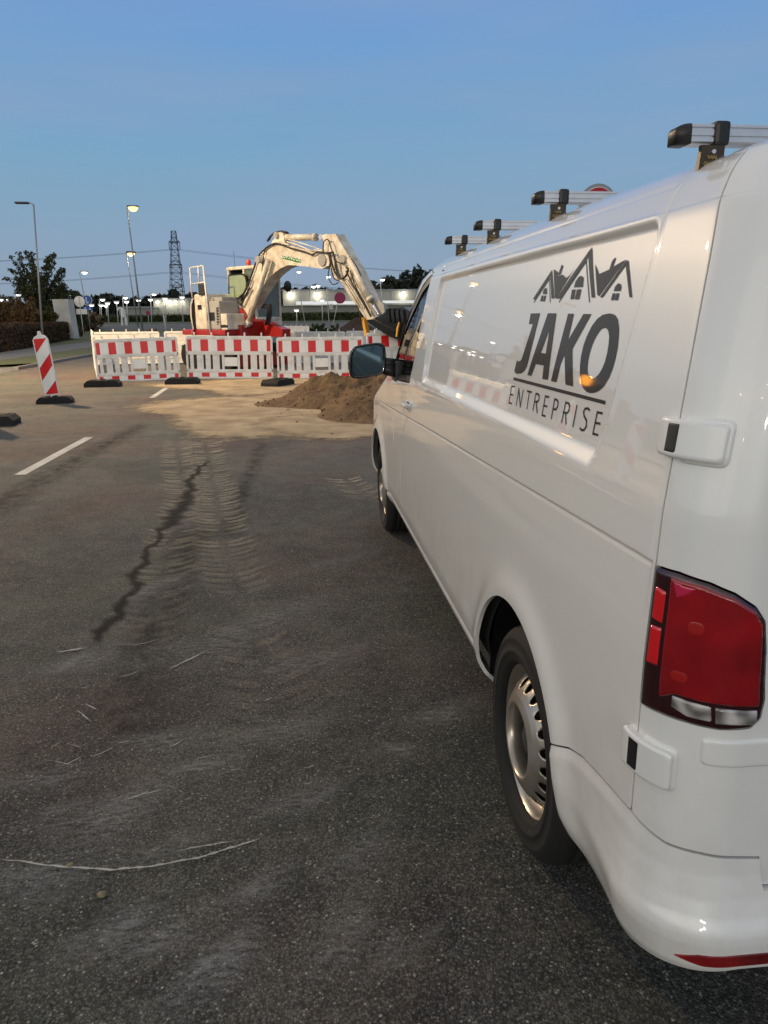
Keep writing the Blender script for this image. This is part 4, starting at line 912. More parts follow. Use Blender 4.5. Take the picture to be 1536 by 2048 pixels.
for yc, zc in (WR, WF):
    make_wheel(yc, zc, True); make_wheel(yc, zc, False)
    # wheel house liner
    for sx in (-1, 1):
        mb = MB(); rr_ = .43; n = 24; vs = []; fs = []
        for i in range(n+1):
            a = R_(-2+184*i/n); c, s_ = math.cos(a), math.sin(a)
            for xx in (.90, .60): vs.append((XC+sx*xx, yc+rr_*c, zc+rr_*s_))
            if i: fs.append((2*i-2, 2*i-1, 2*i+1, 2*i))
        ctr = len(vs); vs.append((XC+sx*.60, yc, zc)); fs += [(2*i+1, 2*i+3, ctr) for i in range(n)]
        mb.add(vs, fs).build('wheel_liner', M['black'], van)
# mud flap and floor
MB().box((XC-.86, YR+.10, .34), (XC+.86, 5.5, .40)).build('floor_pan', M['black'], van)
# cabin: bulkhead, seat, wheel, dash
c = MB(); c.box((XC-.85, 3.35, .45), (XC+.85, 3.38, 1.70)); c.box((XC-.85, 3.38, .45), (XC+.85, 5.0, .50)); c.build('bulkhead', M['interior'], van)
MB().box((XC-.82, 4.55, .5), (XC+.82, 5.0, 1.10), bev=.04).build('dashboard', M['interior'], van)
st = MB(); st.box((XC-.72, 3.55, .5), (XC-.20, 4.10, .86), bev=.05); st.box((XC-.70, 3.45, .86), (XC-.22, 3.62, 1.45), bev=.06); st.box((XC-.58, 3.46, 1.46), (XC-.34, 3.58, 1.66), bev=.04); st.build('seat', M['seat'], van)
sw = MB(); T = Matrix.Translation((XC-.46, 4.42, 1.12)) @ Matrix.Rotation(R_(-55), 4, 'X'); n = 24
sw.path([T @ Vector((.19*math.cos(2*math.pi*i/12), .19*math.sin(2*math.pi*i/12), 0)) for i in range(13)], .014, 6); sw.tube(T @ Vector((-.18, 0, 0)), T @ Vector((.18, 0, 0)), .012); sw.tube(T @ Vector((0, 0, 0)), T @ Vector((0, 0, .3)), .03); sw.build('steering_wheel', M['black'], van)
# mirror
mc = aty(735, 717, 4.22)+Vector((0, 0, DZ))
def mirror_housing(cx, cy, cz, sx):
    bm = bmesh.new(); w, h = .098, .087
    rings = []
    prof = [(0.0, 1.0), (.012, 1.06), (.04, 1.04), (.08, .92), (.11, .7), (.125, .35)]
    def ring(y, k):
        o = []
        for i in range(32):
            a = 2*math.pi*i/32; ca, sa = math.cos(a), math.sin(a); e = 2/4.5
            x = abs(ca)**e*(1 if ca > 0 else -1); z = abs(sa)**e*(1 if sa > 0 else -1)
            x2 = x*w*k*(1-.10*(z > 0)*z*(x*sx > 0)); z2 = z*h*k-(.012*(x*sx+1))*k
            o.append(bm.verts.new((cx+x2, cy+y, cz+z2)))
        return o
    for y, k in prof: rings.append(ring(y, k))
    for a, b in zip(rings[:-1], rings[1:]):
        for i in range(32): bm.faces.new((a[i], a[(i+1) % 32], b[(i+1) % 32], b[i]))
    bm.faces.new(rings[-1]); inner = ring(.010, .90)
    for i in range(32): bm.faces.new((rings[0][(i+1) % 32], rings[0][i], inner[i], inner[(i+1) % 32]))
    for f in bm.faces: f.smooth = True
    bmesh.ops.recalc_face_normals(bm, faces=bm.faces[:])
    me = bpy.data.meshes.new('door_mirror'); bm.to_mesh(me); bm.free(); me.materials.append(M['blackgloss'])
    o = link(bpy.data.objects.new('door_mirror', me), van)
    bm = bmesh.new(); r1 = []
    for i in range(32):
        a = 2*math.pi*i/32; ca, sa = math.cos(a), math.sin(a); e = 2/4.5
        x = abs(ca)**e*(1 if ca > 0 else -1); z = abs(sa)**e*(1 if sa > 0 else -1)
        x2 = x*.098*.89*(1-.10*(z > 0)*z*(x*sx > 0)); z2 = z*.087*.89-(.012*(x*sx+1))*.89
        r1.append(bm.verts.new((cx+x2, cy+.009+.06*sx*-0, cz+z2)))
    bm.faces.new(r1); me = bpy.data.meshes.new('mirror_glass'); bm.to_mesh(me); bm.free(); me.materials.append(M['mirrorglass'])
    link(bpy.data.objects.new('mirror_glass', me), o)
    return o
M['mirrorglass'] = mat('mirror_glass', (.07, .11, .14), .02, metal=1)
mo = mirror_housing(mc.x, mc.y, mc.z, -1)
a = MB(); ax = XC-HW+.012; a.tube((mc.x+.07, mc.y+.04, mc.z-.055), (ax+.02, mc.y+.05, 1.20), .030, .036, 12); a.tube((mc.x+.07, mc.y+.06, mc.z-.02), (ax+.02, mc.y+.07, 1.24), .028, .034, 12)
a.box((ax-.008, mc.y-.0, 1.15), (ax+.03, mc.y+.15, 1.265), bev=.010); a.build('mirror_arm', M['black'], mo)
mo2 = mirror_housing(2*XC-mc.x, mc.y, mc.z, 1)
a = MB(); a.tube((2*XC-mc.x-.07, mc.y+.04, mc.z-.055), (2*XC-ax-.02, mc.y+.05, 1.20), .03, .036, 12); a.build('mirror_arm', M['black'], mo2)
# four roof bars
foot_m = mat('foot_bronze', (.055, .04, .025), .45, metal=.3, var=.3, vscale=40)
gold = mat('gold_print', (.45, .30, .08), .5)
def textmesh(s, size, name='text', align='CENTER', ext=0):
    cu = bpy.data.curves.new(name, 'FONT'); cu.body = s; cu.size = size; cu.align_x = align; cu.extrude = ext; cu.resolution_u = 3
    o = bpy.data.objects.new(name, cu); S.collection.objects.link(o)
    dg = bpy.context.evaluated_depsgraph_get(); me = bpy.data.meshes.new_from_object(o.evaluated_get(dg)); bpy.data.objects.remove(o)
    return me
def textobj(s, size, mt, Mx, parent, name='lettering'):
    me = textmesh(s, size, name); me.transform(Mx); me.materials.clear(); me.materials.append(mt)
    return link(bpy.data.objects.new(name, me), parent)
for i, (yb, zb) in enumerate(((1.345, 1.800), (2.12, 1.812), (2.80, 1.818), (3.33, 1.818))):
    X0 = .664; X1 = 2*XC-X0; bar = MB()
    pr = [(-.026, -.013), (-.026, .004), (-.0235, .004), (-.0235, .007), (-.026, .007), (-.026, .016), (-.020, .019), (.020, .019), (.026, .016), (.026, -.013), (.020, -.017), (-.020, -.017)]
    pr = [(-.026, -.014), (-.026, -.007), (-.0225, -.006), (-.0225, -.004), (-.026, -.003), (-.026, .008), (-.0225, .009), (-.0225, .011), (-.026, .012), (-.026, .016), (-.022, .018), (.022, .018), (.026, .016), (.026, -.014), (.022, -.017), (-.022, -.017)]
    pr = [(a*.74, c*.88) for a, c in pr]
    bar.prism(pr, lambda p: (X0+.024, yb+p[0], zb+p[1]), lambda p: (X1-.024, yb+p[0], zb+p[1])); b = bar.build('roof_bar', M['alu'], van)
    for xa, sg in ((X0+.024, -1), (X1-.024, 1)):
        e = MB(); n = 7; vs = []; fs = []
        for k in range(n):
            a_ = k/(n-1)*math.pi/2; xx = xa+sg*.026*math.sin(a_); sc = .35+.65*math.cos(a_)
            ring_ = [(yb+.0203*cy*(.5+.5*sc), zb+.000+(.0160*cz if cz < 0 else .0165*cz*sc)) for cy, cz in ((-1, -1), (-1, .6), (-.8, 1), (.8, 1), (1, .6), (1, -1))]
            for (yy, zq) in ring_: vs.append((xx, yy, zq))
            if k:
                for j in range(6): fs.append(((k-1)*6+j, (k-1)*6+(j+1) % 6, k*6+(j+1) % 6, k*6+j))
        fs.append(tuple((n-1)*6+j for j in range(6)))
        e.add(vs, fs, 0, True).build('end_cap', M['black'], b)
    for sg in (-1, 1):
        xf = XC+sg*(XC-.742)
        MB().box((xf-.014, yb-.025, zb-.019), (xf+.014, yb+.025, zb+.021), bev=.007).build('clamp', M['black'], b)
        ft = MB(); xq = XC+sg*(XC-.728); zr = zb-.018; z1_ = 1.725
        ft.prism([(-.023, 0), (.023, 0), (.029, z1_-zr), (-.029, z1_-zr)], lambda p: (xq-.003, yb-.020+p[0]*0, zr+p[1]), lambda p: (xq-.003, yb-.020, zr+p[1])) if False else None
        vs = [(xq-.021, yb-.022, zr), (xq+.021, yb-.022, zr), (xq+.019, yb-.023, z1_), (xq-.025, yb-.023, z1_), (xq-.021, yb-.012, zr), (xq+.021, yb-.012, zr), (xq+.019, yb-.010, z1_), (xq-.025, yb-.010, z1_)]
        ft.add(vs, [(0, 1, 2, 3), (4, 7, 6, 5), (0, 3, 7, 4), (1, 5, 6, 2), (0, 4, 5, 1), (3, 2, 6, 7)]); fo = ft.build('foot', foot_m, b)
        for k, (s_, sz, dz) in enumerate((('VAN', .0085, .023), ('GUARD', .0085, .033))):
            textobj(s_, sz, gold, Matrix.Translation((xq-.003, yb-.0262, zr-dz)) @ Matrix.Rotation(R_(90), 4, 'X'), fo)
        bo = MB(); bo.tube((xq, yb-.0265, zr-.011), (xq, yb-.021, zr-.011), .0035, n=10); bo.build('bolt', M['alu'], fo)
# ================================================================== EXCAVATOR
EU = Vector((.64, -.768, 0)); EN = Vector((.768, .64, 0)); EO = aty(505, 655, 23.6); EO.z = 0
ex = thing('excavator', 'white and red tracked excavator with its boom arched over the dig behind the barriers', 'excavator', EO)
def onp(px, py, k=0.0):
    o = EO+EN*k; d = ray(px, py); t = (o-CAM).dot(EN)/d.dot(EN); return CAM+d*t-EO
def z2(p): return (340+p[0]/2.954, 440+p[1]/2.954)
def z3(p): return (340+p[0]/5.908, 440+p[1]/5.908)
def z4(p): return (560+p[0]/5.12, 440+p[1]/5.12)
def slabk(mb, pts, k0, k1, mi=0, cv=z2):
    q = [onp(*cv(p), k0) for p in pts]; 
    loc = [(v.dot(EU), v.z) for v in q]
    mb.prism(loc, lambda p: EU*p[0]+EN*k0+Vector((0, 0, p[1])), lambda p: EU*p[0]+EN*k1+Vector((0, 0, p[1])), mi)
def loc(a, b, z): return EU*a+EN*b+Vector((0, 0, z))
def bx(mb, a0, a1, b0, b1, z0, z1, mi=0, bev=0):
    T = Matrix((EU, EN, Vector((0, 0, 1)))).transposed().to_4x4(); mb.box((a0, b0, z0), (a1, b1, z1), mi, bev, T)
boom = MB()
BP = [(425, 500), (440, 440), (490, 320), (532, 195), (560, 165), (600, 142), (640, 133), (700, 148), (790, 172), (870, 188), (930, 205), (945, 235), (938, 268), (900, 288), (860, 283), (780, 272), (700, 266), (655, 283), (610, 318), (575, 355), (545, 400), (500, 470), (470, 525), (458, 565), (440, 560), (428, 530)]
slabk(boom, BP, -.20, .20)
slabk(boom, [(590, 150), (630, 85), (650, 70), (668, 80), (676, 125), (690, 148)], -.10, .10)
bo = boom.build('boom', M['cream'], ex)
bp2 = MB(); slabk(bp2, [(545, 175), (600, 138), (640, 126), (700, 142), (700, 150), (640, 136), (602, 148), (548, 186)], -.24, -.20); bp2.build('pipe_rail', M['cream'], bo)
arm = MB()
slabk(arm, [(893, 92), (910, 84), (978, 82), (1000, 120), (1062, 225), (1100, 290), (1215, 520), (1232, 575), (1190, 590), (1160, 588), (1110, 520), (1050, 430), (1005, 362), (975, 345), (950, 300), (925, 215), (905, 185), (905, 120)], -.15, .17)
ao = arm.build('arm', M['cream'], ex)
def cyl(name, p, q, r1, rod, k=-.02, f=.7, m1='cream'):
    A = onp(*p, k); B = onp(*q, k); C_ = A.lerp(B, f); c = MB(); c.tube(A, C_, r1, n=14); c.tube(C_-(B-A).normalized()*.05, C_+(B-A).normalized()*.03, r1*1.25, n=14); o = c.build(name, M[m1], ex)
    r = MB(); r.tube(C_, B, rod, n=10); r.tube(B-EN*.10, B+EN*.10, rod*1.9, n=12); r.build('rod', M['chrome'], o); return o
cyl('arm_cylinder', z2((665, 102)), z2((905, 102)), .085, .04, 0, .82)
cyl('bucket_cylinder', z2((1060, 232)), z2((1245, 585)), .085, .038, -.24, .68)
cyl('lift_cylinder', z3((1165, 470)), z3((920, 1240)), .075, .05, -.34, .96)
cyl('lift_cylinder', z3((1165, 470)), z3((920, 1240)), .075, .05, .34, .96, 'creamg')
jt = MB()
for p, r, k in ((z2((935, 240)), .15, .24), (z2((1050, 235)), .11, .22), (z2((648, 92)), .09, .16), (z2((580, 238)), .10, .40), (z2((450, 520)), .12, .3)):
    c = onp(*p, 0); jt.tube(c-EN*k, c+EN*k, r, n=16)
jt.build('pivot_pins', M['creamg'], ex)
# linkage and bucket
lk = MB()
slabk(lk, [(1185, 560), (1200, 480), (1235, 470), (1262, 500), (1270, 560), (1240, 590)], -.18, -.12); slabk(lk, [(1200, 480), (1260, 490), (1290, 540), (1260, 600), (1235, 580)], .05, .12)
lk.build('bucket_link', M['creamg'], ex)
bk_ = MB(); slabk(bk_, [(1165, 600), (1250, 560), (1300, 522), (1380, 515), (1420, 540), (1440, 600), (1420, 680), (1370, 715), (1300, 690), (1250, 660)], -.45, .45)
slabk(bk_, [(1165, 590), (1200, 585), (1330, 655), (1320, 672), (1180, 610)], -.5, -.46)
for i in range(4): slabk(bk_, [(1275+i*28, 530+i*4), (1292+i*28, 520+i*4), (1300+i*28, 600), (1285+i*28, 610)], -.50, -.455)
bko = bk_.build('bucket', M['blackgloss'], ex)
qc = MB(); slabk(qc, [(1130, 575), (1142, 575), (1165, 680), (1150, 690)], -.22, -.10); qc.build('yellow_hook', M['yellow'], ex)
rim = MB(); slabk(rim, [(1338, 640), (1350, 605), (1356, 603), (1347, 645), (1340, 690), (1333, 690)], -.52, -.5); rim.build('bucket_edge', M['yellow'], bko)
# hoses
hs = MB()
def hose(pts, r=.022, k=-.26, cv=z2): hs.path([onp(*cv(p), k) for p in pts], r, 6)
hose([(385, 470), (430, 440), (480, 330), (515, 230), (550, 180), (600, 145), (640, 140), (720, 168), (800, 190), (840, 205), (870, 190), (930, 195), (960, 190)], .024)
hose([(575, 125), (600, 90), (640, 70), (690, 72)], .028, .0); hose([(585, 120), (610, 80), (660, 66), (700, 78)], .022, .06)
hose([(960, 185), (975, 240), (985, 300), (1010, 345), (1040, 330), (1052, 290), (1040, 280)], .028); hose([(945, 190), (955, 250), (975, 310), (1005, 350)], .024)
hose([(935, 190), (945, 260), (935, 330), (960, 380), (995, 370)], .014); hose([(940, 200), (955, 300), (970, 345), (1000, 360)], .016)
hose([(905, 190), (908, 130), (935, 118), (960, 190), (985, 245), (1020, 255)], .016); hose([(1040, 300), (1080, 380), (1130, 470), (1170, 540), (1185, 570)], .020)
hose([(1065, 300), (1100, 400), (1150, 490), (1190, 570)], .016); hose([(560, 170), (545, 280), (540, 380)], .012); hose([(1100, 500), (1125, 560), (1120, 600)], .018)
hose([(1060, 215), (1100, 270), (1130, 330)], .014); hose([(395, 480), (420, 500), (440, 460), (470, 400)], .03, -.3)
hose([(410, 455), (445, 420), (475, 350)], .026, -.3)
for i in range(4): hose([(540+i*14, 520), (560+i*12, 500), (575+i*8, 540), (570+i*8, 590), (560+i*8, 620)], .022, .1)
hs.build('hoses', M['hose'], ex)
pp = MB()
for kk in (0, 16, 30): pp.path([onp(*z2(p), -.2) for p in [(1010+kk, 340+kk*.3), (1060+kk, 420), (1120+kk, 520)]], .018, 6)
pp.path([onp(*z2(p), -.22) for p in [(690, 128), (760, 150), (830, 180), (860, 178), (930, 190)]], .02, 6); pp.path([onp(*z2(p), -.22) for p in [(700, 115), (790, 140), (900, 178)]], .016, 6)
pp.build('steel_pipes', M['cream'], ex)
# sticker on the boom
a_ = onp(*z2((663, 208)), -.203); b_ = onp(*z2((773, 232)), -.203); c_ = onp(*z2((773, 256)), -.203); d_ = onp(*z2((663, 228)), -.203)
sk = MB().add([a_, b_, c_, d_], [(0, 1, 2, 3)]).build('sticker', M['green'], bo)
dx = (b_-a_); ang = math.atan2(dx.z, dx.dot(EU)); Mx = Matrix((EU, Vector((0, 0, 1)), -EN)).transposed().to_4x4(); Mx.translation = d_+(c_-d_)*.5+Vector((0, 0, .035))-EN*.004
textobj('GSV.NOOD', .19, M['signwhite'], Mx @ Matrix.Rotation(ang, 4, 'Z') @ Matrix.Diagonal((.92, 1, 1, 1)), sk)
# upper structure
hb = MB(); 
cwp = []
for i in range(9): t = i/8; cwp.append((t, ))
# counterweight: rounded rear wall
n = 14; vs = []; fs = []
prof_ = [(0, 1.06), (.02, 1.18), (.06, 1.55), (.05, 1.85), (-.02, 2.06), (-.20, 2.17), (-.55, 2.20)]
for i in range(n+1):
    th = R_(100+160*i/n); 
    for (dr, zz_) in prof_:
        r = 1.0+dr; vs.append(loc(-1.45+max(.0, 1)*r*.95*math.cos(th)*.85, r*1.02*math.sin(th), zz_))
m_ = len(prof_)
for i in range(n):
    for j in range(m_-1): fs.append((i*m_+j, (i+1)*m_+j, (i+1)*m_+j+1, i*m_+j+1))
hb.add(vs, fs, 0, True); hb.add([vs[i*m_+m_-1] for i in range(n+1)], [tuple(range(n+1))]); hb.add([vs[i*m_] for i in range(n+1)], [tuple(range(n+1))])
hbo = hb.build('counterweight', M['cream'], ex)
e2 = MB(); vs = []; fs = []
for i in range(n+1):
    th = R_(95+170*i/n)
    for r, zz_ in ((1.0, .98), (1.06, 1.0), (1.06, 1.14), (1.02, 1.18)): vs.append(loc(-1.45+r*.95*math.cos(th)*.87, r*1.03*math.sin(th), zz_))
    if i:
        for j in range(3): fs.append((4*i-4+j, 4*i+j, 4*i+j+1, 4*i-4+j+1))
e2.add(vs, fs, 0, True); vs = []; fs = []
e2.build('red_skirt', M['exred'], ex)
e3 = MB(); lp_ = [(.0, 1.1), (.07, 1.5), (.06, 1.85), (-.01, 2.08), (-.18, 2.20), (-.20, 2.16)]; th = R_(196)
bx(e3, -2.3, .0, -1.0, .98, 1.0, 1.16, 0, .03); e3.build('base_frame', M['exred'], ex)
g_ = MB()
bx(g_, -1.55, -.95, -.98, 0, 1.16, 2.20, 0, .06); bx(g_, -.95, -.25, -.98, -.02, 1.16, 1.98, 1, .04); bx(g_, -.25, .05, -.95, -.30, 1.16, 1.62, 0, .03); bx(g_, -1.0, -.35, -.80, -.1, 1.97, 2.10, 1, .03)
g_.build('engine_hood', [M['cream'], M['creamg']], ex)
v_ = MB(); 
for i in range(7): bx(v_, -.40, -.33+.0, -.985, -.982, 1.30+i*.07, 1.34+i*.07)
bx(v_, -1.35, -1.15, -.995, -.985, 1.75, 1.88); bx(v_, -.88, -.50, -.99, -.978, 1.42, 1.66); bx(v_, -.25, .055, -.96, -.93, 1.22, 1.30)
for i in range(6): bx(v_, -.38, -.28, -.99, -.979, 1.36+i*.08, 1.40+i*.08)
v_.build('grilles', M['black'], ex)
for (x0, y0, x1, y1) in ((172, 1015, 215, 1085), (170, 1160, 228, 1255)):
    w_ = MB(); q4 = [CAM+ray(*z3(p))*((EO+loc(-2.1, -.62, 0)-CAM).dot(Vector((0, 1, 0)))/ray(*z3(p)).y)-EO for p in ((x0, y0), (x1, y0+20), (x1, y1), (x0, y1-10))]
# slots let into the counterweight
for zz0, zz1, i0, i1 in ((1.72, 1.90, 7, 9), (1.28, 1.50, 7, 9)):
    w_ = MB(); pv = []
    for th_ in (R_(187), R_(197)):
        for zq in (zz0, zz1): rr = 1.0+np.interp(zq, [p[1] for p in prof_], [p[0] for p in prof_])+.012; pv.append(loc(-1.45+rr*.95*math.cos(th_)*.85, rr*1.02*math.sin(th_), zq))
    w_.add(pv, [(0, 1, 3, 2)]); w_.build('slot', M['black'], hbo)
w_ = MB(); pv = []
for th_ in (R_(214), R_(219)):
    for zq in (1.22, 1.62): rr = 1.0+np.interp(zq, [p[1] for p in prof_], [p[0] for p in prof_])+.012; pv.append(loc(-1.45+rr*.95*math.cos(th_)*.85, rr*1.02*math.sin(th_), zq))
w_.add(pv, [(0, 1, 3, 2)]); w_.build('sticker', mat('sticker_pale', (.45, .5, .34), .5, var=.85, vscale=22, detail=0), hbo)
# cab
cb = MB()
for a0, b0 in ((-1.15, .02), (-1.15, .92), (.12, .02), (.12, .92)): bx(cb, a0, a0+.07, b0, b0+.07, 1.16, 2.95)
bx(cb, -1.18, .22, -.01, 1.02, 2.90, 3.00, 0, .04); bx(cb, -1.15, .19, .02, .99, 1.16, 1.42, 0, .03); bx(cb, -.35, -.28, .0, .06, 1.4, 2.92)
bx(cb, .10, .20, .05, .95, 1.42, 1.52, 0, .02)
cbo = cb.build('cab', M['cream'], ex)
gl = MB(); bx(gl, .15, .16, .09, .92, 1.5, 2.9); bx(gl, -1.1, .1, .95, .96, 1.42, 2.9); bx(gl, -1.12, -1.11, .09, .92, 1.42, 2.9); bx(gl, -.28, .12, .04, .05, 1.42, 2.9); gl.build('cab_windows', M['glass'], cbo)
pn = MB(); PX = [(690, 655), (850, 640), (885, 665), (900, 740), (895, 820), (835, 930), (695, 935)]; q_ = []
for p in PX: q_.append(onp(*z3(p), -.06))
loc2 = [(v.dot(EU), v.z) for v in q_]; cm_ = (sum(a for a, b in loc2)/7, sum(b for a, b in loc2)/7)
big = [(cm_[0]+(a-cm_[0])*1.06, cm_[1]+(b-cm_[1])*1.06) for a, b in loc2]
pn.prism(big, lambda p: loc(p[0], -.05, p[1]), lambda p: loc(p[0], -.01, p[1]), 1); pn.prism([(cm_[0]+(a-cm_[0])*.93, cm_[1]+(b-cm_[1])*.93) for a, b in loc2], lambda p: loc(p[0], -.056, p[1]), lambda p: loc(p[0], -.052, p[1]), 0)
pn.build('side_window', [M['glassg'], M['black']], cbo)
be = MB(); T = Matrix.Translation(loc(-.30, .20, 2.98)); be.lathe([(.05, 0), (.05, .04), (.075, .05), (.075, .17), (.04, .21), (.001, .215)], 14, T=T); be.build('beacon', mat('beacon_red', (.6, .05, .02), .3, coat=1), cbo)
wl2 = MB(); T = Matrix.Translation(loc(.22, .20, 2.80)); wl2.box((-.09, -.09, -.09), (.09, .09, .09), bev=.03, T=T); wl2.build('work_lamp', M['black'], cbo)
an = MB(); an.tube(loc(-.85, .10, 2.95), loc(-.88, .1, 3.45), .006, n=5); an.build('aerial', M['black'], cbo)
mi_ = MB(); c = loc(.30, 1.18, 2.42); mi_.lathe([(.001, -.05), (.10, -.045), (.12, 0), (.10, .04), (.001, .05)], 14, T=Matrix.Translation(c) @ Matrix.Rotation(R_(90), 4, 'X') @ Matrix.Diagonal((1, 1.4, 1, 1))); mi_.tube(loc(.15, .95, 2.3), c, .012); mi_.build('mirror', M['blackgloss'], cbo)
# hand rail at the rear right
hr = MB(); 
for a, b in (((232, 565), (262, 915)), ((390, 540), (480, 1340)), ((232, 565), (390, 540)), ((245, 757), (415, 735)), ((330, 550), (345, 745))):
    hr.tube(onp(*z3(a), -1.02), onp(*z3(b), -1.02), .022 if b[1] < 1300 else .028, n=8)
hr.build('handrail', M['galvl'], ex)
m2 = MB(); c = onp(*z3((380, 820)), -1.0); m2.box((-.13, -.02, -.17), (.13, .02, .17), bev=.02, T=Matrix.Translation(c) @ Matrix.Rotation(R_(-30), 4, 'Z')); m2.build('mirror', M['black'], ex)
# swing bracket, slew ring and tracks
sb = MB(); slabk(sb, [(385, 520), (405, 500), (440, 560), (470, 600), (465, 640), (455, 690), (350, 690), (352, 630), (380, 620), (385, 580)], -.30, .30); slabk(sb, [(345, 625), (410, 620), (420, 690), (345, 690)], -.55, -.2)
slabk(sb, [(480, 640), (560, 600), (600, 620), (665, 645), (665, 690), (480, 690)], .2, .5)
sb.build('swing_bracket', M['exred'], ex)
tk = MB(); T0 = Matrix((EU, EN, Vector((0, 0, 1)))).transposed().to_4x4()
tk.lathe([(.62, .72), (.62, .98), (.001, .98)], 24, T=Matrix.Translation(loc(-1.0, 0, 0))); bx(tk, -1.9, -.1, -.5, .5, .40, .75); tk.build('undercarriage', M['exred'], ex)
for s_ in (-1, 1):
    tr = MB(); pr = []
    for i in range(24):
        t = 2*math.pi*i/24; pr.append((-1.0+(1.05 if math.cos(t) > 0 else -1.05)+.36*math.cos(t), .38+.36*math.sin(t)))
    b0 = s_*.80-.22; tr.prism(pr, lambda p: loc(p[0], b0, p[1]), lambda p: loc(p[0], b0+.44, p[1])); tr.build('track', M['rubber'], ex)
bl = MB(); bx(bl, .55, .62, -1.0, 1.0, .1, .5); bl.build('dozer_blade', M['exred'], ex)
# ================================================================== BACKGROUND
def lamp_post(px_top, py_top, Y, label, h_arm=1.0, r=.07, lit='lampwhite', base_px=None, group='street lamps', head=(.34, .13, .07), side=1, cat='street lamp', name='street_lamp', T_head=False, baseY=None, light=0, colr=(1, .9, .7), pole='galv'):
    top = aty(px_top, py_top, Y); bs = Vector((top.x, Y, ter(top.x, Y)))
    if base_px is not None: b2 = aty(base_px, 640, Y); bs.x = b2.x
    o = thing(name, label, cat, bs, group=group); m_ = MB(); t = top-bs; pt = Vector((t.x-side*h_arm, 0, t.z-.05))
    m_.tube((0, 0, 0), pt, r, r*.6, 8)
    if h_arm: m_.path([pt, pt+Vector((side*h_arm*.4, 0, .10)), pt+Vector((side*h_arm*.8, 0, .10))], r*.45, 6)
    m_.build('pole', M[pole], o)
    hd = MB(); a, b, c = head
    hd.box((t.x-a, -b, t.z-c*.2), (t.x+a, b, t.z+c), bev=c*.3); ho = hd.build('lamp_head', M['darkmetal'] if lit != 'lampfar' else M['galvl'], o)
    if lit:
        l_ = MB(); l_.lathe([(.001, -c*1.6), (a*.55, -c*1.3), (a*.85, -c*.2)] if lit != 'lampwarm' else [(.001, -.42), (a*.5, -.36), (a*.8, -.20), (a*.95, -.02)], 14, T=Matrix.Translation((t.x, 0, t.z)) @ Matrix.Diagonal((1, b/a*1.2, 1, 1))); l_.build('lens', M[lit], ho)
    if light:
        L_ = bpy.data.lights.new('lamp_light', 'POINT'); L_.energy = light; L_.color = colr; L_.shadow_soft_size = .15; lo = bpy.data.objects.new('lamp_light', L_); S.collection.objects.link(lo); lo.parent = ho; lo.location = (t.x, 0, t.z-c*2.6-.1)
    return o
lamp_post(44, 407, 42, 'tall unlit street lamp at the far left rising behind the dark tree', .55, .06, None, 80, side=-1, head=(.32, .16, .07))
lamp_post(266, 414, 77, 'tall street lamp with the brightest warm glowing head, left of the pylon', .55, .09, 'lampwarm', 284, side=1, head=(.5, .35, .10), light=130, colr=(1, .70, .36))
lamp_post(262, 506, 108, 'second lit street lamp standing just behind the brightest one', .6, .09, 'lampwarm', 275, head=(.55, .4, .2), light=100, colr=(1, .8, .5))
lamp_post(169, 544, 120, 'lit street lamp rising behind the blue round sign', .7, .09, 'lampfar', 178, head=(.5, .3, .2))
nearlamp = thing('street_lamp', 'street lamp just outside the left edge of the photo lighting the road', 'street lamp', (-10.3, 19.4, 0), group='street lamps')
m_ = MB(); m_.tube((0, 0, 0), (0, 0, 7.9), .08, .05, 10); m_.path([(0, 0, 7.9), (.3, 0, 8.05), (.8, 0, 8.1)], .03); m_.build('pole', M['galv'], nearlamp)
hd = MB(); hd.box((.6, -.14, 8.04), (1.25, .14, 8.18), bev=.03); ho = hd.build('lamp_head', M['darkmetal'], nearlamp)
M['lampnear'] = mat('lamp_near', (1, .8, .5), .3, emit=(1, .62, .25), es=60)
l_ = MB(); l_.lathe([(.001, -.16), (.13, -.13), (.20, 0)], 16, T=Matrix.Translation((.95, 0, 8.03))); l_.build('lens', M['lampnear'], ho)
L_ = bpy.data.lights.new('lamp_light', 'POINT'); L_.energy = NEAR_W; L_.color = (1, .70, .38); L_.shadow_soft_size = .16; lo = bpy.data.objects.new('lamp_light', L_); S.collection.objects.link(lo); lo.parent = ho; lo.location = (.95, 0, 7.78)
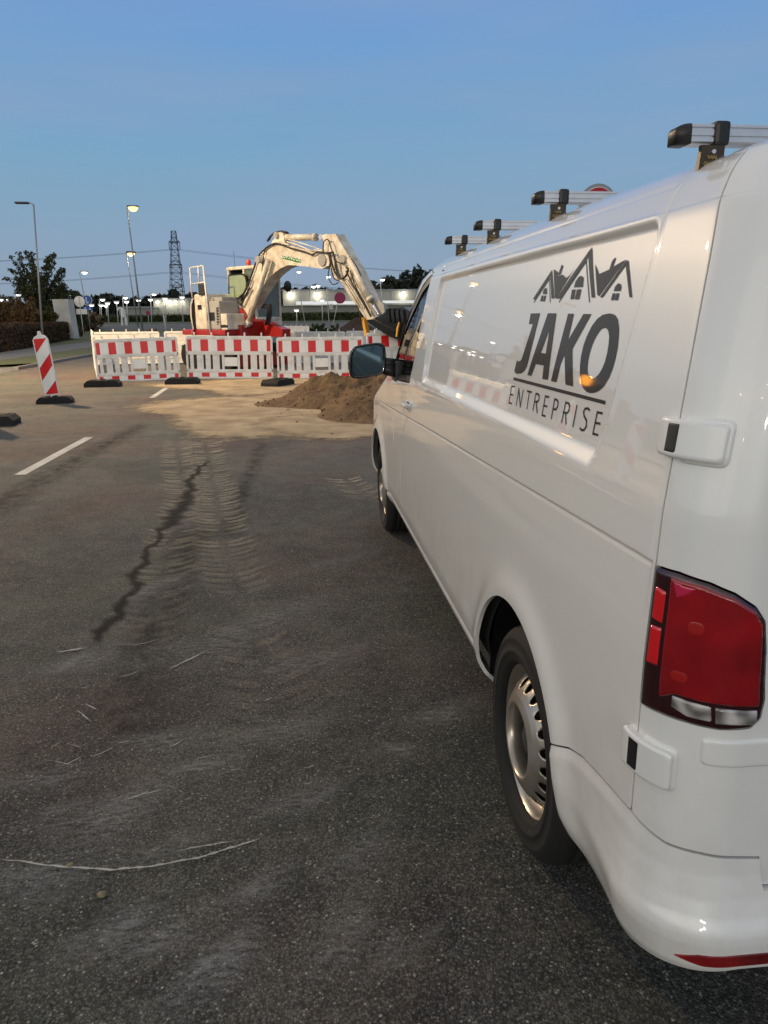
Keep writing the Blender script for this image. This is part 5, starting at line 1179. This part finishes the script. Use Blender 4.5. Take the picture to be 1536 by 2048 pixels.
# lamps seen small in the distance: head px, pole foot px, distance
G = 'lamps of the car park'
far = [(205, 599, 201, 130, 'tall lit lamp with a drooping head, leftmost of the left car park group', .5), (202, 610, 203, 135, 'short lit lamp beside the leftmost tall one', 0), (212, 611, 214, 140, 'shortest post top lamp, left of the pair in front of the dark trees', 0), (215, 606, 217, 125, 'post top lamp, right of the pair in front of the dark trees', 0),
       (233, 604, 236, 125, 'post top lamp with a flat head left of the white sculpture', 0), (251, 595, 249, 120, 'tall lamp with a bright oval head directly above the white sculpture', .45), (253, 603, 256, 122, 'post top lamp with a flat head right of the white sculpture', 0),
       (308, 588, 303, 128, 'tall lamp at the left corner of the striped wall', .5), (301, 599, 304, 132, 'post top lamp at the left corner of the striped wall, shorter', 0), (330, 597, 332, 128, 'flat headed lamp in front of the striped wall', 0), (364, 594, 366, 128, 'flat headed lamp close to the left edge of the excavator', 0),
       (598, 543, 610, 118, 'thin tall lamp seen under the boom', .55), (657, 553, 658, 112, 'tall white lamp seen between boom and arm', .35), (627, 573, 624, 150, 'small lamp with a flat head over the roof line, left one of two', .5), (636, 571, 638, 165, 'small lamp with an oval head over the roof line, right one of two', .1),
       (765, 559, 768, 125, 'white lamp with an oval head right of the excavator arm', .4), (743, 577, 744, 170, 'tiny round lamp directly right of the bucket cylinder', 0), (644, 600, 645, 125, 'small post top lamp in front of the bright canopy', 0), (593, 620, 594, 100, 'low thin lamp post near the cab', 0),
       (14, 596, 14, 150, 'white lit lamp among the brown shrubs at the left edge', 0), (37, 589, 36, 160, 'small round lamp above the brown shrubs', 0), (1, 599, 1, 150, 'small lamp cut by the left edge of the photo', 0), (277, 600, 278, 200, 'tiny round lamp between the two street lamp poles', 0), (183, 610, 185, 140, 'small post top lamp right of the blue round sign', 0)]
for px, py, bpx, Y, lab, arm_ in far:
    s = Y/125; hd = (.42*s, .3*s, .16*s)
    lamp_post(px, py, Y, lab, arm_*s, .085*s, 'lampfar', bpx, G, hd, side=1, name='lamp_post', cat='lamp post', pole='galvl' if not arm_ else 'galvl')
# pylon
py_ = thing('lattice_pylon', 'tall grey lattice power pylon rising over the trees left of the excavator', 'pylon', (aty(358, 640, 350).x, 350, ter(0, 350)))
tp = aty(347, 462, 350); top = tp.z-py_.location.z; mb = MB(); tx = tp.x-py_.location.x
def leg(z): k = z/top; return 3.6*(1-k)+.9*k, tx*k
for sx in (-1, 1):
    for sy in (-1, 1):
        w0, o0 = leg(0); w1, o1 = leg(top); mb.tube((sx*w0+o0, sy*w0, 0), (sx*w1+o1, sy*w1, top), .20, .14, 5)
nz_ = 15
for i in range(nz_):
    za, zb = top*i/nz_, top*(i+1)/nz_; wa, oa = leg(za); wb, ob = leg(zb)
    for sy in (-1, 1):
        mb.tube((-wa+oa, sy*wa, za), (wb+ob, sy*wb, zb), .085, n=4); mb.tube((wa+oa, sy*wa, za), (-wb+ob, sy*wb, zb), .085, n=4); mb.tube((-wb+ob, sy*wb, zb), (wb+ob, sy*wb, zb), .085, n=4)
mb.build('tower', M['cable'], py_)
arms = []
for k, (zf, wd) in enumerate(((.88, 4.2), (.63, 4.8), (.38, 4.2))):
    a = MB(); z_ = top*zf; w, o_ = leg(z_); a.tube((-wd*.55+o_, 0, z_), (wd*.55+o_, 0, z_), .25, n=5); a.tube((-wd*.55+o_, 0, z_), (o_, 0, z_+2), .14, n=4); a.tube((wd*.55+o_, 0, z_), (o_, 0, z_+2), .14, n=4)
    for s_ in (-1, 1): a.tube((s_*wd*.53+o_, 0, z_), (s_*wd*.53+o_, 0, z_-3.2), .16, n=5)
    a.build('cross_arm', M['cable'], py_); arms.append((z_-3.0, wd*.53, o_))
n_ = 0
for z_, wd, o_ in arms:
    for s_ in (-1, 1):
        for sd in (-1, 1):
            c = MB(); st = Vector((py_.location.x+o_+s_*wd, 350, py_.location.z+z_)); en = Vector((st.x+sd*330, 350-sd*20, st.z-2+(10 if sd < 0 else -4)))
            pts = [st.lerp(en, t/8)-Vector((0, 0, 9*(1-(2*t/8-1)**2))) for t in range(9)]
            c.path(pts, .065, 4); n_ += 1; tag(c.build('power_line', M['cable']), 'thin overhead power line strung from the lattice pylon across the sky', 'power line', 'power lines of the pylon')
# tree line and woods
def wood(name, spans, Y, mt, n, size, dens=1, label=None):
    mb = MB(); cs = []
    for i in range(len(spans)-1):
        (xa, ya), (xb, yb) = spans[i], spans[i+1]; A = aty(xa, ya, Y); B = aty(xb, yb, Y); steps = max(2, int(abs(B.x-A.x)/3.2))
        for k in range(steps):
            t = k/steps; h = (A.z*(1-t)+B.z*t)*random.uniform(.86, 1.08)-1; x = A.x*(1-t)+B.x*t
            cs.append((x, Y+random.uniform(-8, 8), h*.80, 2.6*random.uniform(.8, 1.3), h*.30)); cs.append((x+1, Y+random.uniform(-6, 6), h*.45, 3.4, h*.45)); cs.append((x, Y+random.uniform(-6, 6), h*.2, 3.6, h*.30))
    leafcloud(mb, cs, n, size); o = mb.build(name, mt); return tag(o, kind='stuff')
wood('distant_wood', [(120, 600), (150, 592), (180, 596), (205, 592), (222, 590), (235, 596), (260, 594), (290, 590), (310, 592), (330, 588), (352, 582), (372, 585), (400, 592), (460, 594), (520, 588), (560, 578), (590, 575), (650, 572), (680, 580), (740, 560), (770, 553), (800, 556), (835, 542), (870, 540), (1000, 536), (1300, 545), (1700, 550)], 290, M['leaffar'], 95000, 1.05)
wood('brown_scrub', [(-120, 585), (-40, 580), (20, 588), (60, 590), (105, 604), (120, 612)], 95, M['leafbrown'], 12000, .42)
def tree(name, px, Y, ztop, zc0, rad, label, cat, lm, n=3500, lsz=.13, ntips=16, trunk=.12, grp=None, spread=1.0, lean=0, zbase=None, spiky=1.0):
    b = aty(px, 640, Y); zb = ter(b.x, Y) if zbase is None else zbase; o = thing(name, label, cat, (b.x, Y, zb), group=grp)
    t = MB(); H_t = ztop-zb; hc = zc0-zb; cs = []
    t.path([(0, 0, 0), (lean*.3, .05, hc*.7), (lean, 0, hc+.45*(H_t-hc))], trunk, 7)
    for i in range(ntips):
        a = random.uniform(0, 6.28); e = random.uniform(.15, 1); rr_ = rad*(1-.55*e)*random.uniform(.75, 1.12)*spread; z1 = hc+(H_t-hc)*e*random.uniform(.85, 1.0)
        s_ = Vector((lean*.6, 0, hc*.75+(H_t-hc)*.25*e)); en = Vector((rr_*math.cos(a), rr_*math.sin(a), z1)); mid = s_.lerp(en, .5)+Vector((0, 0, .12*rad*random.random()))
        t.path([s_, mid, en], trunk*.26, 5)
        for q in (.35, .55, .75, .9, 1.0):
            p = s_.lerp(en, q); cs.append((p.x, p.y, p.z+random.uniform(-.1, .2)*rad*.3, rad*(.24-.13*q+.03)*spiky, rad*(.17-.09*q+.03)*spiky))
    t.build('trunk', M['bark'], o); c = MB(); leafcloud(c, cs, n, lsz); c.build('crown', M[lm], o); return o
tree('ornamental_tree', 84, 71, 7.4, 2.6, 3.3, 'dark broad tree with spiky branch tips behind the brown hedge', 'tree', 'leafdark', 9500, .10, 60, .12, spiky=.55)
tree('bushy_tree', 138, 80, 5.0, .6, 2.0, 'dense dark green tree behind the white sign slab', 'tree', 'leafshrub', 7000, .13, 24, .12)
tree('bushy_tree', 158, 84, 4.2, .5, 1.6, 'dense dark green tree behind the two round signs', 'tree', 'leafdark', 5000, .12, 20, .12)
tree('olive_shrub', 80, 57, 2.7, .3, 1.7, 'yellow green shrub just behind the brown hedge', 'shrub', 'leafolive', 5200, .09, 20, .06)
for k, (px, Y, zt, rd, lb) in enumerate(((8, 56, 4.0, 2.0, 'brown bush at the left edge behind the hedge'), (38, 62, 3.6, 1.7, 'brown bush between the left edge and the dark tree'), (52, 52, 2.8, 1.2, 'low brown bush close to the dark tree trunk'))):
    tree('brown_bush', px, Y, zt, .4, rd, lb, 'shrub', 'leafbrown', 4500, .10, 18, .06, 'brown bushes behind the hedge')
tree('low_shrub', 160, 72, 1.2, .1, .8, 'reddish low shrub at the foot of the white sign slab', 'shrub', 'leafbrown', 1500, .07, 10, .03)
for k, (px, Y) in enumerate(((628, 76), (640, 77), (672, 72))):
    tree('low_shrub', px, Y, .95, .1, .9, ['low green shrub left of the distant lamp foot', 'low green shrub at the distant lamp foot', 'low green shrub left of the dark soil mound'][k], 'shrub', 'leafshrub', 1300, .08, 10, .03, 'low shrubs on the lawn')
# hedges
def hedge(A, B, w, z0, z1, mt, label, n, lsz, rnd=.12):
    A = Vector(A); B = Vector(B); mb = MB(); d = (B-A); L_ = d.length; u = d.normalized(); nn = Vector((-u.y, u.x, 0))
    T = Matrix((u, nn, Vector((0, 0, 1)))).transposed().to_4x4(); T.translation = A
    mb.box((.1, -w/2+.1, z0), (L_-.1, w/2-.1, z1-.1), bev=.08, T=T)
    pts = rng.random((n, 3)); face = rng.random(n); p = np.empty((n, 3))
    p[:, 0] = pts[:, 0]*L_; p[:, 1] = (pts[:, 1]-.5)*w; p[:, 2] = z0+pts[:, 2]*(z1-z0)
    top = face < .3; fr = (face >= .3) & (face < .62); bkf = (face >= .62) & (face < .94); en = face >= .94
    p[top, 2] = z1; p[fr, 1] = -w/2; p[bkf, 1] = w/2; p[en, 0] = L_; p += rng.normal(size=(n, 3))*.035
    q = p[:, :1]*np.array(u)[None]+p[:, 1:2]*np.array(nn)[None]+np.array(A)[None]; q[:, 2] = p[:, 2]
    a = rng.normal(size=(n, 3)); a /= np.linalg.norm(a, axis=1)[:, None]; b = np.cross(a, rng.normal(size=(n, 3))); b /= np.linalg.norm(b, axis=1)[:, None]; sz = lsz*(.5+rng.random(n))[:, None]
    v = np.stack([q-a*sz, q-b*sz*.6, q+a*sz, q+b*sz*.6], 1).reshape(-1, 3); base = len(mb.v); mb.v += [tuple(x) for x in v.tolist()]; mb.f += [(base+4*i, base+4*i+1, base+4*i+2, base+4*i+3) for i in range(n)]; mb.m += [0]*n; mb.sm += [False]*n
    return tag(mb.build('hedge', mt), label, 'hedge')
he = gnd(130, 679); hedge((he.x+4.5, 34, 0), (he.x, he.y, 0), 1.6, .0, 1.32, M['leafhedge'], 'clipped dark brown hedge along the footpath on the left', 16000, .06)
hx0 = aty(168, 640, 131).x; hx1 = aty(362, 640, 131).x; hedge((hx0, 131, 0), (hx1+2, 131, 0), 2.0, 1.05, 2.0, M['leafshrub'], 'long low green hedge in front of the striped wall, left of the excavator', 5000, .28)
hx0 = aty(560, 640, 131).x; hedge((hx0, 131, 0), (60, 131, 0), 2.0, 1.05, 2.25, M['leafshrub'], 'long low green hedge under the canopy wall, right of the excavator', 9000, .28)
# buildings
def wl_light(x, y, z, e, col=(1, .95, .8)):
    L_ = bpy.data.lights.new('wall_light', 'POINT'); L_.energy = e; L_.color = col; L_.shadow_soft_size = .1; o = bpy.data.objects.new('wall_light', L_); S.collection.objects.link(o); o.location = (x, y, z); return o
def hall(name, label, x0, x1, y0, depth, z0, z1, mt, joint, cap=.25, lamps=()):
    o = thing(name, label, 'building', ((x0+x1)/2, y0, z0)); ox = (x0+x1)/2; w = MB(); w.box((x0-ox, 0, -1), (x1-ox, depth, z1-z0)); w.build('walls', mt, o)
    j = MB(); x = x0+joint
    while x < x1-.2: j.box((x-ox-.06, -.05, -.9), (x-ox+.06, -.002, z1-z0-.003)); x += joint
    j.build('panel_joints', M['galv'], o); r = MB(); r.box((x0-ox-.2, -.25, z1-z0), (x1-ox+.2, depth+.2, z1-z0+cap)); r.build('roof_edge', M['galv'], o)
    for lx, e in lamps:
        f = MB(); f.box((lx-ox-.2, -.45, z1-z0-.55), (lx-ox+.2, -.05, z1-z0-.35)); fo = f.build('wall_lamp', M['lampwhite'], o)
        l = wl_light(0, 0, 0, e); l.parent = fo; l.location = (lx-ox, -.75, z1-z0-.9)
    return o
X_ = lambda px, Y: aty(px, 600, Y).x
hall('warehouse', 'long grey warehouse with pools of light on its upper wall, behind the excavator boom', X_(566, 150), 75, 150, 40, 1.0, aty(600, 582, 150).z, M['wall'], 5.2, lamps=[(X_(p, 150), 130) for p in (582, 635, 716, 806)])
hall('canopy_building', 'low grey annex with a bright white roof edge in front of the warehouse', X_(562, 140), 70, 140, 8, 1.0, aty(600, 612, 140).z, M['wall2'], 4.2, .05)
cn = MB(); za = aty(700, 608, 138.5); cn.box((X_(592, 138.5), 138.4, za.z-.05), (X_(726, 138.5), 140, za.z+.50)); cn.box((X_(765, 138.5), 138.4, za.z+.1), (68, 140, za.z+.55)); o = tag(cn.build('canopy', M['canopyl'] if 'canopyl' in M else mat('glowing_canopy', (.9, .9, .9), .5, emit=(1, .98, .92), es=.4)), 'bright white canopy edge glowing by itself along the front of the low annex', 'canopy')  # edge is no lamp: its lit look is put in as faint glow
hall('striped_warehouse', 'pale warehouse wall with bright vertical light stripes, left of the excavator', X_(306, 150), X_(470, 150), 150, 30, 1.0, aty(340, 599, 150).z, M['wall'], 2.2, lamps=[(X_(p, 150), 26) for p in (315, 331, 340, 351, 365)])
hall('grey_shed', 'low dark grey shed left of the striped warehouse', X_(236, 145), X_(305, 145), 145, 20, 1.0, aty(270, 616, 145).z, M['wall2'], 5)
# palisade in front of the striped warehouse
pf = thing('palisade_fence', 'dark upright bar fence in front of the striped warehouse', 'fence', (X_(300, 136), 136, 1.1)); x = 0; L0 = X_(368, 136)-X_(300, 136); ps_ = MB()
while x < L0: ps_.box((x, -.04, 0), (x+.10, .04, 1.55)); x += .95
ps_.box((0, .05, .3), (L0, .08, .36)); ps_.box((0, .05, 1.2), (L0, .08, 1.26)); ps_.build('bars', M['darkmetal'], pf)
# white sculpture
sc = thing('sculpture', 'white horse like sculpture standing on the grass among the lamps', 'sculpture', (X_(244, 112), 112, ter(0, 112))); zt_ = aty(244, 615, 112).z-ter(0, 112); s_ = MB()
s_.path([(-.25, 0, 0), (-.22, 0, zt_*.4), (-.1, 0, zt_*.62)], .16, 8); s_.path([(.30, 0, 0), (.28, 0, zt_*.4), (.12, 0, zt_*.62)], .18, 8); s_.path([(0, 0, zt_*.45), (.02, 0, zt_*.7), (-.02, 0, zt_*.9)], .36, 10); s_.path([(.1, 0, zt_*.88), (-.35, 0, zt_*.95), (-.75, 0, zt_*.85)], .15, 8); s_.build('figure', mat('white_sculpture', (.7, .7, .62), .6), sc)
# white slab sign by the hedge
b = gnd(128, 681); sl = MB(); zt_ = aty(120, 598, b.y).z
vs = [aty(104, 598.5, b.y), aty(135, 598, b.y), aty(148, 677, b.y), aty(118, 679, b.y)]
v2 = [v+Vector((.25, .6, 0)) for v in vs]; sl.add(vs+v2, [(0, 1, 2, 3), (4, 7, 6, 5), (0, 4, 5, 1), (1, 5, 6, 2), (2, 6, 7, 3), (3, 7, 4, 0)]); tag(sl.build('sign_slab', mat('slab_white', (.50, .50, .46), .5, var=.3, vscale=1.0)), 'tall plain white slab sign standing at the end of the brown hedge', 'sign')
# traffic signs
def disc(mb, c, r, th, mi, n=28, mi2=None):
    mb.tube(Vector(c)+Vector((0, -th/2, 0)), Vector(c)+Vector((0, th/2, 0)), r, n=n, mi=mi)
def sign(name, label, px, py, bpx, bpy, Y, rpx, face, extra=None, back=False, pole='galvl'):
    c = aty(px, py, Y); b = aty(bpx, bpy, Y); b.z = ter(b.x, Y); o = thing(name, label, 'traffic sign', b); l = c-b; r = rpx*Y/1540
    p = MB(); p.tube((0, .05, 0), (l.x, .05, l.z+r*.9), .035, n=8); p.build('post', M[pole], o); d = MB(); disc(d, (l.x, 0 if not back else .11, l.z), r, .03, 0); dd = d.build('sign_face', M[face], o)
    return o, l, r, dd
o, l, r, dd = sign('traffic_sign', 'white round sign seen from behind with a small rectangular plate below it', 158, 603, 168, 675, 62, 10, 'signback', back=True)
e = MB(); e.box((l.x-.33, .09, l.z-.95), (l.x+.50, .11, l.z-.55), bev=.02); e.build('plate', M['signback'], o)
o, l, r, dd = sign('traffic_sign', 'blue round path sign with a blue plate under it', 174, 600, 180, 655, 70, 9.5, 'signwhite', pole='galv')
e = MB(); disc(e, (l.x, -.02, l.z), r*.9, .02, 0); e.build('blue_disc', M['signblue'], dd)
e = MB(); e.tube((l.x-.05, -.04, l.z+.20), (l.x-.05, -.05, l.z+.20), .05, n=10); e.box((l.x-.10, -.05, l.z-.05), (l.x, -.035, l.z+.14)); e.box((l.x-.13, -.05, l.z-.14), (l.x+.13, -.035, l.z-.10)); e.box((l.x-.10, -.05, l.z-.28), (l.x+.12, -.035, l.z-.20)); e.build('pictogram', M['signwhite'], dd)
e = MB(); e.box((l.x-.42, -.02, l.z-.88), (l.x+.42, .0, l.z-.52), bev=.02); po = e.build('plate', M['signblue'], o); e = MB()
for q in (-.2, .18): e.tube((l.x+q, -.03, l.z-.66), (l.x+q, -.04, l.z-.66), .06, n=8); e.box((l.x+q-.09, -.04, l.z-.82), (l.x+q+.09, -.025, l.z-.74))
e.build('pictogram', M['signwhite'], po)
o, l, r, dd = sign('traffic_sign', 'crimson round sign seen between the excavator arm and the boom', 680, 596, 663, 655, 88, 11, 'signpurple'); e = MB(); e.box((-.18, -.03, 1.55+.9), (.18, 0, 2.15+.9), bev=.03); pl = e.build('plate', M['signwhite'], o)
textobj('0', .55, M['black'], Matrix.Translation((0, -.035, 1.55+.98)) @ Matrix.Rotation(R_(90), 4, 'X'), pl)
sign('traffic_sign', 'small crimson round sign in front of the striped warehouse', 296, 626, 297, 640, 112, 4.2, 'signpurple')
# round red bordered sign rising behind the van roof
Y = 10.5; c = aty(1195, 409, Y); o = thing('traffic_sign', 'round sign with dark rim and red ring peeping over the van roof', 'traffic sign', (c.x, Y, 0)); r = 37*Y/1480
p = MB(); p.tube((0, .06, 0), (0, .06, c.z+r*.7), .03, n=8); p.build('post', M['galv'], o)
d = MB(); disc(d, (0, 0, c.z), r, .04, 0, 48); dd = d.build('rim', M['galv'], o); d = MB(); disc(d, (0, -.022, c.z), r*.84, .01, 0, 48); disc(d, (0, -.027, c.z), r*.81, .01, 1, 48); disc(d, (0, -.032, c.z), r*.60, .01, 0, 48); d.build('sign_face', [M['signwhite'], M['signred']], dd)
# two thin posts left of the excavator, dark soil mound in the distance
for k, (px, py, bpx, lb) in enumerate(((325, 613, 330, 'taller of two thin pale posts left of the excavator'), (328, 632, 333, 'shorter of two thin pale posts left of the excavator'))):
    c = aty(px, py, 84); b = aty(bpx, 660, 84); m_ = MB(); m_.tube((b.x, 84, ter(0, 84)), c, .05, n=6); m_.box((c.x-.02, 83.9, c.z-.1), (c.x+.22, 84, c.z)); tag(m_.build('thin_post', M['galvl']), lb, 'post', 'thin pale posts')
mc_ = aty(715, 645, 62); gx = np.linspace(-3, 3, 40); gy = np.linspace(-2, 2, 24); A_, B_ = np.meshgrid(gx, gy, indexing='ij'); hh = np.clip(1-np.hypot(A_/3, B_/2), 0, 1)*(mc_.z+.25)*(1+.25*nois(A_, B_, 2.5, 5)); V_ = np.stack([A_+mc_.x, B_+62, hh-.01], -1).reshape(-1, 3); vi = np.arange(40*24).reshape(40, 24); F_ = np.stack([vi[:-1, :-1], vi[1:, :-1], vi[1:, 1:], vi[:-1, 1:]], -1).reshape(-1, 4)
tag(meshobj('soil_mound', V_.tolist(), F_.tolist(), mat('dark_soil', (.06, .035, .025), .95, var=.4, vscale=3), smooth=True), 'dark mound of soil in the distance left of the excavator bucket', 'soil mound')

# lamps on the road behind the camera: added for glints on the paint, two also as unseen fill
lb = None
for k, (x, y, h) in enumerate(((-7, -22, 7.5), (-13, -34, 8), (-21, -30, 6), (-5, -48, 8), (-30, -24, 7), (-10, -60, 8), (-17, -14, 6.5))):
    if lb is None:
        lb = thing('street_lamp', 'added lit street lamp on the road behind the camera, outside the photo', 'street lamp', (x, y, 0), group='added street lamps behind the camera')
        m_ = MB(); m_.tube((0, 0, 0), (0, 0, 7.5), .07, .05, 8); m_.build('pole', M['galv'], lb); m_ = MB(); m_.box((-.1, -.12, 7.5), (.55, .12, 7.62), bev=.02); ho = m_.build('lamp_head', M['darkmetal'], lb)
        m_ = MB(); m_.lathe([(.001, -.14), (.12, -.11), (.17, 0)], 14, T=Matrix.Translation((.3, 0, 7.5))); m_.build('lens', M['lampnear'], ho); o = lb
    else: o = copy_tree(lb)
    if k in (3, 5):
        L_ = bpy.data.lights.new('lamp_light', 'POINT'); L_.energy = 9000; L_.color = (1, .90, .76); L_.shadow_soft_size = .2; lo = bpy.data.objects.new('lamp_light', L_); S.collection.objects.link(lo); lo.parent = o; lo.location = (.3, 0, 7.2)  # fill light added to brighten the barrier fronts
    o.location = (x, y, h-7.5)
